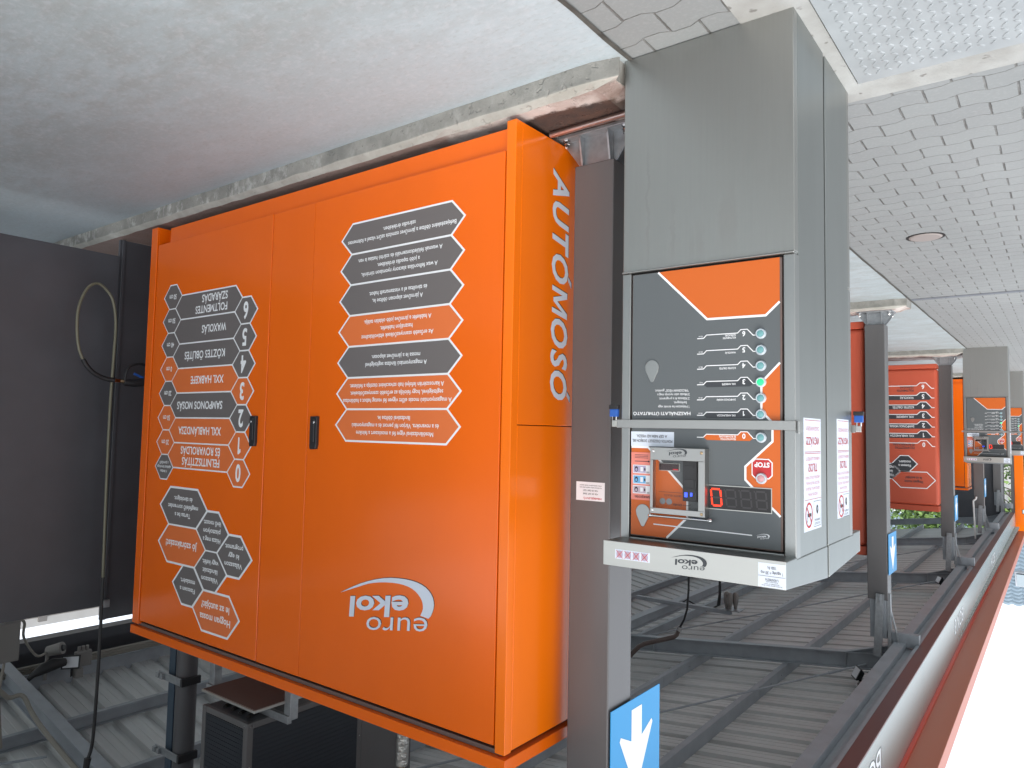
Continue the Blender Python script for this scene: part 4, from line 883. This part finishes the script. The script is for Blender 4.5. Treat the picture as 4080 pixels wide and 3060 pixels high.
def smooth_path(p, n=5):
    out = []
    for i in range(len(p)-1):
        a, b_, c, e = p[max(i-1, 0)], p[i], p[i+1], p[min(i+2, len(p)-1)]
        for k in range(n):
            q = k/n; out.append(tuple(.5*(2*b_[j]+(c[j]-a[j])*q+(2*a[j]-5*b_[j]+4*c[j]-e[j])*q*q+(3*b_[j]-a[j]-3*c[j]+e[j])*q**3) for j in range(len(b_))))
    return out+[p[-1]]
# things fixed under the canopy
def floodlight(c, dirv, label):
    root = thing('floodlight', label, 'floodlight', c, 'floodlights under the canopy'); c = Vector(c); u = Vector(dirv).normalized(); s_ = u.cross(Vector((0, 0, 1))).normalized(); n_ = s_.cross(u)
    q = lambda a, hw, hh: [c+u*a+s_*i*hw+n_*j*hh for i, j in ((-1, -1), (1, -1), (1, 1), (-1, 1))]
    mb = MB(); mb.hexa(q(-.05, .05, .04), q(.0, .085, .065)); mb.hexa(q(.0, .09, .068), q(.02, .092, .072)); mb.build('housing', 'black_plastic', root, bevel=.004)
    mb = MB(); mb.hexa(q(.0201, .075, .056), q(.024, .075, .056)); mb.build('lens', 'paper', root)
    mb = MB(); mb.bar(c-u*.03, c-u*.03+Vector((0, 0, .16)), .03, .012, tuple(s_)); mb.build('bracket', 'black_plastic', root)
    mb = MB(); p = c-u*.04+Vector((0, 0, .12))+s_*.06; mb.box(p.x-.05, p.x+.05, p.y-.04, p.y+.04, p.z-.05, p.z+.05); mb.build('junction_box', 'grey_plastic', root, bevel=.006)
floodlight((1.99, 9.35, 4.33), (.9, -.5, -.5), 'black floodlight with pale lens at the eaves near the second post')
floodlight((1.97, 16.05, 4.26), (.9, -.5, -.5), 'small bright lensed floodlight near the third post top')
floodlight((8.78, 3.63, 4.235), (-.8, -.55, -.2), 'black floodlight with pale lens under the roof near the hanging hose')
# conduits along the rear beam
for k, (dy, rr, m_) in enumerate(((0, .02, 'cable_beige'), (.05, .018, 'cable_beige'), (.1, .016, 'cable_beige'))):
    mb = MB(); mb.tube([(9.10-.02*k, -3.8, 4.345-.035*k), (9.10-.02*k, 3.2, 4.345-.035*k), (9.08-.02*k, 9.5, 4.34-.035*k)], rr, 8)
    tag(mb.build('conduit', m_, smooth=True), ('upper beige conduit clipped along the rear roof beam', 'middle beige conduit along the rear roof beam', 'lowest beige conduit along the rear roof beam')[k], 'conduit', 'conduits on the rear roof beam')
def jbox(c, s_, label):
    root = thing('junction_box', label, 'junction box', c); x, y, z = c
    mb = MB(); mb.box(x-s_*.3, x+s_*.3, y-s_, y+s_, z-s_, z+s_); mb.box(x-s_*.3-.015, x-s_*.3, y-s_*.96, y+s_*.96, z-s_*.96, z+s_*.96); b_ = mb.build('case', 'grey_plastic', root, bevel=.008)
    mb = MB()
    for q in (-.5, 0, .5): mb.tube([(x, y+q*s_, z-s_), (x, y+q*s_, z-s_-.05)], .018, 8)
    mb.build('cable_gland', 'grey_plastic', root); return root
jbox((8.88, 3.79, 4.25), .085, 'small grey junction box on the rear beam behind the floodlight')
jbox((7.5, 2.47, 3.545), .175, 'big grey junction box under the roof at the picture edge')
root = thing('security_camera', 'pale cylindrical security camera under the roof between junction box and floodlight', 'camera', (8.8, 3.46, 4.07))
mb = MB(); mb.tube([(8.86, 3.42, 4.09), (8.74, 3.52, 4.05)], [.055, .065], 16); mb.build('housing', 'grey_plastic', root, smooth=True)
mb = MB(); mb.tube([(8.74, 3.52, 4.05), (8.725, 3.533, 4.045)], [.035, .03], 14); mb.build('lens', 'black_plastic', root); mb = MB(); mb.tube([(8.86, 3.42, 4.1), (8.9, 3.42, 4.4)], .02, 8); mb.build('bracket', 'grey_plastic', root)
mb = MB(); mb.tube(smooth_path([(8.0, 2.60, 4.06), (8.0, 2.701, 4.128), (8.0, 2.776, 4.206), (8.0, 2.891, 4.218), (7.9, 2.94, 4.36), (7.7, 2.96, 4.46), (7.3, 2.96, 4.55), (6.9, 2.97, 4.64)]), .022, 8)
tag(mb.build('loose_cable', 'cable_beige', smooth=True), 'slack beige cable sagging below the roof beam in the upper corner', 'cable')
mb = MB(); mb.tube(smooth_path([(7.5, 2.50, 3.42), (7.5, 2.56, 3.36), (7.6, 2.72, 3.42), (7.8, 2.80, 3.62), (8.3, 3.1, 3.95), (8.85, 3.40, 4.10)]), .012, 8); mb.tube([(7.5, 2.55, 3.73), (7.5, 2.52, 4.0), (7.6, 2.6, 4.5)], .012, 8)
tag(mb.build('supply_cable', 'cable_beige', smooth=True), 'thin looping cable between the big junction box and the security camera', 'cable')
mb = MB(); mb.tube([(8.75, 3.16, 4.36), (8.75, 3.24, 4.28), (8.75, 3.34, 4.235), (8.75, 3.44, 4.21), (8.77, 3.56, 4.215)], [.008, .03, .06, .065, .045], 9)
tag(mb.build('black_cover', 'dark_rubber', smooth=True), 'tapered black rubber cover hanging before the small floodlight', 'cover')
# support pole behind the cabinet with cable strut and clamps
root = thing('support_pole', 'round dark pole with blue strut and clamps rising behind the orange cabinet', 'pole', (5.64, 3.2, 0))
mb = MB(); mb.tube([(5.64, 3.2, .12), (5.64, 3.2, 4.56)], .08, 20); mb.build('pole', 'pole_dark', root, smooth=True)
mb = MB(); mb.box(5.735, 5.825, 3.15, 3.20, .12, 4.5); mb.build('strut', 'strut_blue', root, bevel=.004)
for z in (3.62, 4.20):
    mb = MB(); mb.box(5.55, 5.90, 3.105, 3.115, z-.03, z+.03); mb.box(5.86, 5.90, 3.08, 3.105, z-.02, z+.02); mb.box(5.80, 5.84, 3.08, 3.105, z-.02, z+.02); mb.build('clamp', 'galvanised', root, bevel=.003)
    mb = MB(); mb.box(5.53, 5.56, 3.10, 3.26, z-.03, z+.03); mb.build('clamp_end', 'black_plastic', root, bevel=.004)

# ================================================================== cooling unit on the cabinet
x0, y0, z0, sx, sy = 4.115, 2.75, 3.465, .52, .90
root = thing('cooling_unit', 'large dark louvred cooling unit on top of the orange cabinet', 'cooling unit', (x0, y0, z0))
zt = 4.22
mb = MB(); mb.box(x0+.012, x0+sx-.012, y0+.012, y0+sy+.55, z0+.004, zt); mb.build('casing', 'panel_dark', root)
mb = MB()
for x in (x0, x0+sx-.045): mb.box(x, x+.045, y0, y0+.045, z0, zt)
mb.box(x0, x0+.045, y0+sy, y0+sy+.04, z0, zt); mb.box(x0+.0452, x0+sx-.0452, y0+.002, y0+.03, z0, z0+.04); mb.box(x0+.002, x0+.03, y0+.0452, y0+sy-.0002, z0, z0+.04)
mb.box(x0, x0+.011, y0+sy+.0402, y0+sy+.55, z0, zt); mb.box(x0, x0+sx, y0, y0+sy+.55, zt, zt+.02); mb.build('frame', 'post_grey', root, bevel=.004)
mb = MB()
mb.box(x0+.0015, x0+.0118, y0+.046, y0+sy-.001, z0+.041, zt-.001); mb.box(x0+.046, x0+sx-.046, y0+.0015, y0+.0118, z0+.041, zt-.001)
for k in range(24):
    z = z0+.055+k*.029
    mb.bar((x0+.0008, y0+.05, z), (x0+.0008, y0+sy-.005, z), .003, .006); mb.bar((x0+.05, y0+.0008, z), (x0+sx-.05, y0+.0008, z), .003, .006)
mb.build('louvre_grille', 'mesh_dark', root)
mb = MB()
for k in range(4): mb.tube([(x0+.10+.09*k, y0+.07, z0-.001), (x0+.13+.09*k, y0+.16, z0-.001)], .014, 8)
mb.build('bottom_slots', 'dark_gap', root)
mb = MB()
for yy in (.022,):
    for k in range(3): mb.lathe((x0+.02, y0, z0+.02+.25*k), (0, -1, 0), [(.006, 0), (.006, .004)], 8); mb.lathe((x0, y0+.022, z0+.02+.25*k), (-1, 0, 0), [(.006, 0), (.006, .004)], 8); mb.lathe((x0, y0+sy+.02, z0+.1+.25*k), (-1, 0, 0), [(.006, 0), (.006, .004)], 8)
mb.build('screw', 'chrome', root)
mb = MB(); mb.prism([(0, 0), (.11, 0), (.055, .095)], lambda a, b_: (x0-.002, y0+sy+.47-a, z0+.16-b_), lambda a, b_: (x0-.0005, y0+sy+.47-a, z0+.16-b_)); mb.build('warning_triangle', 'yellow', root)
root = thing('unit_stand', 'square tube stand with a flat brown tray under the cooling unit', 'stand', (4.2, 2.9, 3.1))
for x, y in ((3.95, 2.95), (4.82, 2.95), (3.95, 3.5), (4.82, 3.5)):
    mb = MB(); mb.box(x-.032, x+.032, y-.03, y+.03, 3.102, z0-.02); mb.build('leg', 'galvanised', root, bevel=.003)
for y in (2.905, 3.47):
    mb = MB(); mb.box(3.92, 4.86, y, y+.03, z0-.05, z0-.002); mb.build('rail', 'galvanised', root, bevel=.002)
mb = MB(); mb.box(3.975, 4.57, 2.70, 3.20, 3.335, 3.352); mb.build('tray', 'stainless_bright', root, bevel=.002); mb = MB(); mb.box(3.985, 4.56, 2.71, 3.19, 3.3325, 3.3348); mb.build('tray_bottom', 'seal_brown', root)
mb = MB(); mb.box(3.55, 3.75, 2.98, 3.1, 3.102, 3.23); mb.lathe((3.66, 2.98, 3.19), (0, -1, 0), [(.03, 0), (.03, .02), (.015, .02)], 14, 1)
tag(mb.build('pump_box', ['grey_plastic', 'black_plastic'], bevel=.004), 'small pale box with round socket on the cabinet top beside the stand', 'box')
mb = MB(); mb.tube([(3.20, 3.2, 3.10), (3.20, 3.2, 3.42), (3.205, 3.2, 3.60)], .038, 14); mb.tube([(3.205, 3.2, 3.60), (3.22, 3.2, 4.5)], .02, 10, 1)
tag(mb.build('lagged_pipe', ['foil', 'brass'], smooth=True), 'foil wrapped pipe standing up from the cabinet roof right of the cooling unit', 'pipe')

# ================================================================== swing boom with hose in the next bay
root = thing('swing_boom', 'brown bent boom pipe with a hanging black hose under the roof behind the terminal', 'wash boom', (4.72, 9.0, 4.55))
mb = MB(); mb.tube([(4.75, 9.0, 4.60), (4.72, 9.0, 4.56), (4.62, 9.0, 4.45), (4.54, 9.0, 4.40), (4.12, 9.0, 4.235), (4.08, 9.0, 4.20), (4.05, 9.0, 4.13)], [.03, .03, .03, .03, .03, .027, .024], 12); mb.build('boom_pipe', 'seal_brown', root, smooth=True)
mb = MB(); mb.tube([(4.05, 9.0, 4.14), (4.035, 9.0, 4.09)], .032, 10); mb.build('coupling', 'chrome', root, smooth=True)
mb = MB(); mb.tube([(4.035, 9.0, 4.09), (3.98, 9.0, 3.99), (3.94, 9.0, 3.85), (3.92, 9.0, 3.6), (3.915, 9.0, 3.0), (3.92, 9.0, 2.2), (3.93, 9.02, 1.4)], .014, 8); mb.build('hose', 'dark_rubber', root, smooth=True)
root = thing('nozzle_arm', 'square steel arm with upright white nozzles hanging under the ridge beam', 'bracket arm', (5.3, 11.3, 4.38))
mb = MB(); mb.box(4.22, 5.85, 11.26, 11.34, 4.335, 4.394); mb.build('arm', 'steel_grey', root, bevel=.003)
mb = MB(); mb.box(4.05, 4.32, 11.18, 11.42, 4.30, 4.312); mb.build('end_plate', 'galvanised', root)
for k, (x, y) in enumerate(((4.22, 11.25), (4.29, 11.3), (4.16, 11.33))):
    mb = MB(); mb.lathe((x, y, 4.05), (0, 0, 1), [(.02, 0), (.045, .03), (.045, .14), (.03, .2), (.02, .26)], 12); mb.build('nozzle', 'grey_plastic', root, smooth=True)
mb = MB(); mb.tube([(4.40, 11.3, 3.6), (4.40, 11.3, 4.1), (4.42, 11.3, 4.28)], [.018, .022, .03], 8); mb.tube([(4.42, 11.3, 4.28), (4.7, 11.5, 4.45), (5.0, 11.4, 4.30), (5.1, 11.3, 4.39)], .012, 8); mb.build('hose', 'dark_rubber', root, smooth=True)

# ================================================================== dark partition walls at the back of the bays
def wall(name, x, ya, yb, za, zb, label, th=.03):
    mb = MB(); mb.box(x, x+th, ya, yb, za, zb); o = mb.build(name, 'panel_dark', bevel=.003); return tag(o, label, 'wall panel')
root = thing('back_wall', 'large plain dark grey wall panel at the end of the bay', 'wall panel', (6.0, 0, .27))
mb = MB(); mb.box(6.0, 6.03, -.25, 2.672, .268, 3.022); mb.build('panel', 'panel_dark', root, bevel=.003)
mb = MB(); mb.box(6.031, 6.09, -.2, -.1, 0, 3.0); mb.build('stud', 'panel_dark', root)
mb = MB(); mb.box(6.0, 6.03, -3.2, -.26, .268, 2.42); tag(mb.build('low_wall', 'panel_dark'), 'lower dark wall panel continuing the back wall behind the camera', 'wall panel')
root = thing('partition_panel', 'narrow dark grey panel between the large wall and the orange cabinet', 'wall panel', (6.02, 2.9, .12))
mb = MB(); mb.box(6.035, 6.06, 2.685, 3.62, .125, 3.138); mb.box(6.02, 6.0345, 2.70, 2.725, .125, 3.138); mb.build('panel', 'panel_dark', root, bevel=.003)
mb = MB(); mb.box(6.0, 6.034, 2.69, 2.74, 2.98, 3.04); mb.build('bracket', 'galvanised', root, bevel=.004)
# end wall of the last bay with its orange portal
root = thing('end_wall', 'far dark end wall closing the row of bays beside an orange portal', 'wall panel', (4, 29.75, 0))
mb = MB(); mb.box(1.7, 3.4, 29.75, 29.82, GZ(29.7), 4.5); mb.build('panel', 'panel_dark', root); mb = MB(); mb.box(1.72, 1.80, 29.6, 29.74, GZ(29.7), 4.2); mb.box(2.3, 2.36, 29.7, 29.745, GZ(29.7), 4.1); mb.build('stud', 'galvanised', root)
root = thing('portal_column', 'bright orange portal column at the far end of the canopy', 'column', (1.2, 30.0, 0))
mb = MB(); mb.box(1.17, 1.42, 29.9, 30.2, GZ(30), 4.74); mb.box(1.421, 1.52, 29.92, 30.18, GZ(30), 4.2, 1); mb.build('column', ['orange_shell', 'post_grey'], root, bevel=.01)
floodlight((1.12, 29.4, 3.93), (-.2, -1, -.3), 'tiny black floodlight on the far orange column')
mb = MB(); mb.tube([(1.98, 22.86, 3.2), (1.93, 22.86, 3.16), (1.92, 22.86, 3.1)][::-1]+[(1.99, 22.86, 3.22), (1.96, 22.86, 4.2)], .02, 8)
tag(mb.build('downpipe', 'pvc_white', smooth=True), 'thin white downpipe beside the fourth post', 'pipe')

# ================================================================== hanging wash hose and gun by the back wall
hp = [(2.52, 4.30), (2.545, 4.10), (2.579, 3.93), (2.590, 3.317), (2.587, 2.761), (2.575, 2.009), (2.572, 1.438), (2.579, 1.053), (2.58, .84), (2.56, .70), (2.53, .625), (2.47, .565), (2.425, .552), (2.375, .585), (2.342, .644), (2.315, .73), (2.305, .82), (2.311, .949), (2.33, 1.06), (2.359, 1.131)]
root = thing('wash_hose', 'hanging wash hose with a low olive loop before the dark wall', 'hose', (5.8, 2.57, 4.1))
pts = [(5.8-.0*z, y, z) for y, z in hp]
mb = MB(); mb.tube(smooth_path([p for p in pts if p[2] > 2.6 and p[0]] [:5]), .0125, 8); mb.tube([(5.8, 2.52, 4.3), (5.8, 2.55, 4.07)], [.012, .026], 8); mb.build('upper_hose', 'dark_rubber', root, smooth=True)
mb = MB(); mb.tube(smooth_path([(5.8, 2.587, 2.761)]+pts[5:]), .0105, 10); mb.build('lower_hose', 'hose_olive', root, smooth=True)
mb = MB(); mb.tube(smooth_path([(5.8, 2.359, 1.131), (5.8, 2.39, 1.18), (5.8, 2.44, 1.228), (5.8, 2.51, 1.262), (5.79, 2.59, 1.275)]), .018, 10); mb.build('sleeve', 'dark_rubber', root, smooth=True)
root = thing('spray_gun', 'black spray gun with blue trigger and brass fitting stuck beside the cabinet', 'spray gun', (5.78, 2.7, 1.25))
mb = MB(); mb.tube([(5.79, 2.585, 1.275), (5.79, 2.625, 1.277)], .021, 12); mb.build('fitting', 'chrome', root, smooth=True); mb = MB(); mb.tube([(5.79, 2.625, 1.277), (5.785, 2.655, 1.278)], .015, 6); mb.build('brass_nut', 'brass', root)
mb = MB(); mb.tube([(5.78, 2.655, 1.285), (5.77, 2.72, 1.29), (5.76, 2.80, 1.275), (5.75, 2.86, 1.24), (5.75, 2.90, 1.2)], [.026, .03, .034, .036, .03], 12); mb.tube(smooth_path([(5.77, 2.655, 1.27), (5.77, 2.665, 1.20), (5.77, 2.70, 1.155), (5.765, 2.77, 1.135), (5.76, 2.85, 1.16), (5.755, 2.88, 1.22)]), .010, 8); mb.tube([(5.76, 2.835, 1.30), (5.76, 2.85, 1.33)], .028, 12); mb.build('gun_body', 'black_plastic', root, smooth=True)
mb = MB(); mb.bar((5.765, 2.72, 1.215), (5.76, 2.79, 1.243), .016, .018); mb.build('trigger', 'padlock_blue', root, bevel=.003)

# ================================================================== beyond the canopy
def leaves(name, label, cat, blobs, n_, size, seed, m_=('leaf_light', 'leaf_dark'), trunk=None, group=None):
    rnd = random.Random(seed); root = thing(name, label, cat, trunk or blobs[0][0], group); mb = MB()
    tot = sum(b_[1]**2 for b_ in blobs)
    for c, rad in blobs:
        for _ in range(int(n_*rad**2/tot)):
            v = Vector((rnd.gauss(0, 1), rnd.gauss(0, 1), rnd.gauss(0, 1))).normalized()*rad*(rnd.random()**.4); v.z *= .8
            p = Vector(c)+v; a = Vector((rnd.gauss(0, 1), rnd.gauss(0, 1), rnd.gauss(0, 1))).normalized(); b2 = a.orthogonal().normalized(); s_ = size*rnd.uniform(.6, 1.3); clump = math.sin(p.x*2.1)+math.sin(p.y*1.7+1)+math.sin(p.z*2.6)
            mb.add([p-a*s_, p+b2*s_*.5, p+a*s_, p-b2*s_*.5], [(0, 1, 2, 3)], 0 if clump+rnd.uniform(-1, 1) > 0 else 1)
    mb.flat = True; mb.build('crown', m_, root)
    if trunk:
        tb = MB(); t0 = Vector(trunk)
        for c, rad in blobs[:6]: tb.tube([t0, t0.lerp(Vector(c), .5)+Vector((rnd.uniform(-.2, .2), 0, .3)), Vector(c)], [.16, .1, .03], 7)
        tb.build('trunk', 'bark', root)
    return root
leaves('hedge', 'leafy sunlit green hedge seen through the gap between the far posts', 'hedge', [((3.0+.75*k+random.uniform(-.2, .2), 38+random.uniform(-.5, .5), 2.2+1.3*j), 1.15) for k in range(5) for j in range(4)], 9000, .13, 5, trunk=(4.2, 38, -.3))
leaves('tree', 'dark leafy tree beyond the orange portal at the picture edge', 'tree', [((.4, 40, 3.2), 1.4), ((.9, 41, 4.6), 1.3), ((.2, 41, 2.0), 1.3), ((1.2, 42, 2.6), 1.4)], 5000, .12, 6, trunk=(.6, 41, -.3))
# bare-branched tree in front of the far house
def bare_tree():
    rnd = random.Random(11); root = thing('bare_tree', 'thin leafless twigs sticking out above the orange edge before the tiled roof', 'tree', (3.4, 44, -.35)); mb = MB(); lf = MB(); lf.flat = True
    def br(p, dv, ln, rad, dep):
        q = p+dv*ln; mid = p+dv*ln*.5+Vector((rnd.gauss(0, .05), rnd.gauss(0, .05), rnd.gauss(0, .05)))*ln; mb.tube([p, mid, q], [rad, rad*.8, rad*.6], 5)
        if dep == 0:
            for _ in range(2):
                c = q+Vector((rnd.gauss(0, .12), rnd.gauss(0, .12), rnd.gauss(0, .12))); a = Vector((rnd.gauss(0, 1), rnd.gauss(0, 1), rnd.gauss(0, 1))).normalized(); b2 = a.orthogonal(); lf.add([c-a*.08, c+b2*.04, c+a*.08, c-b2*.04], [(0, 1, 2, 3)])
            return
        for _ in range(3):
            nd = (dv+Vector((rnd.gauss(0, .5), rnd.gauss(0, .5), rnd.gauss(.05, .35)))).normalized(); br(p.lerp(q, rnd.uniform(.5, 1)), nd, ln*rnd.uniform(.5, .7), rad*.55, dep-1)
    br(Vector((3.4, 44, -.35)), Vector((-.05, 0, 1)), 4.2, .14, 4); mb.build('trunk', 'bark', root); lf.build('leaves', 'leaf_light', root)
bare_tree()
# far house with tiled roof
root = thing('far_house', 'house with pale blue grey tiled roof and skylight beyond the canopy edge', 'house', (2, 58, 0))
mb = MB(); mb.box(-9, 9, 56.5, 66, -.6, 7.2); mb.build('wall', 'plaster_white', root)
mb = MB(); xa, xb = -10, 10; rows = 22
slope = lambda t: (55.5+t*6, 6.6+t*6.3)
nx = 100
for j in range(rows):
    (ya, za), (yb, zb) = slope(j/rows), slope((j+1)/rows); vs = []
    for i in range(nx+1):
        x = xa+(xb-xa)*i/nx; wv = .07*math.sin(i*PI/1.0*.66)
        vs += [(x, ya-.06, za+.06+wv), (x, yb, zb-.02+wv)]
    mb.add(vs, [(2*i, 2*i+2, 2*i+3, 2*i+1) for i in range(nx)])
    mb.add([(x, y, z-.10 if k == 1 else z) for k in (0, 1) for (x, y, z) in [v for v in vs[::2]]], [(i, i+1, nx+1+i+1, nx+1+i) for i in range(nx)])
mb.flat = True; rf = mb.build('roof', 'roof_tile', root)
yA, zA = slope(.55); yB, zB = slope(.72); mb = MB(); mb.hexa([(1.9, yA-.12, zA+.15), (2.9, yA-.12, zA+.15), (2.9, yB-.12, zB+.15), (1.9, yB-.12, zB+.15)], [(1.9, yA, zA-.1), (2.9, yA, zA-.1), (2.9, yB, zB-.1), (1.9, yB, zB-.1)]); sk = mb.build('skylight', 'steel_grey', rf)
mb = MB(); mb.hexa([(2.0, yA-.11, zA+.27), (2.8, yA-.11, zA+.27), (2.8, yB-.15, zB+.08), (2.0, yB-.15, zB+.08)], [(2.0, yA-.14, zA+.28), (2.8, yA-.14, zA+.28), (2.8, yB-.18, zB+.09), (2.0, yB-.18, zB+.09)]); mb.build('pane', 'window_glass', rf)
# white rendered neighbour building behind the wash
root = thing('white_building', 'sunlit white wall with rounded coping tiles seen through the gap above the dark wall', 'building', (11, 3, 0))
mb = MB(); mb.box(11, 11.3, -14, 14, -.5, 4.33); mb.build('wall', 'plaster_white', root)
mb = MB()
for k in range(60):
    y = -13.5+.28*k+random.uniform(-.02, .02); z = 5.35; mb.tube([(10.86, y, 4.34+.02*math.sin(k)), (11.6, y, 4.62)], .12, 8)
mb.build('coping_tiles', 'plaster_white', root)
mb = MB(); mb.box(10.985, 10.999, 3.1, 5.4, 4.20, 4.215); mb.box(10.96, 10.999, 4.1, 4.2, 4.14, 4.27); mb.box(10.985, 10.999, 3.6, 3.62, 4.05, 4.2); mb.build('conduit', 'grey_plastic', root)
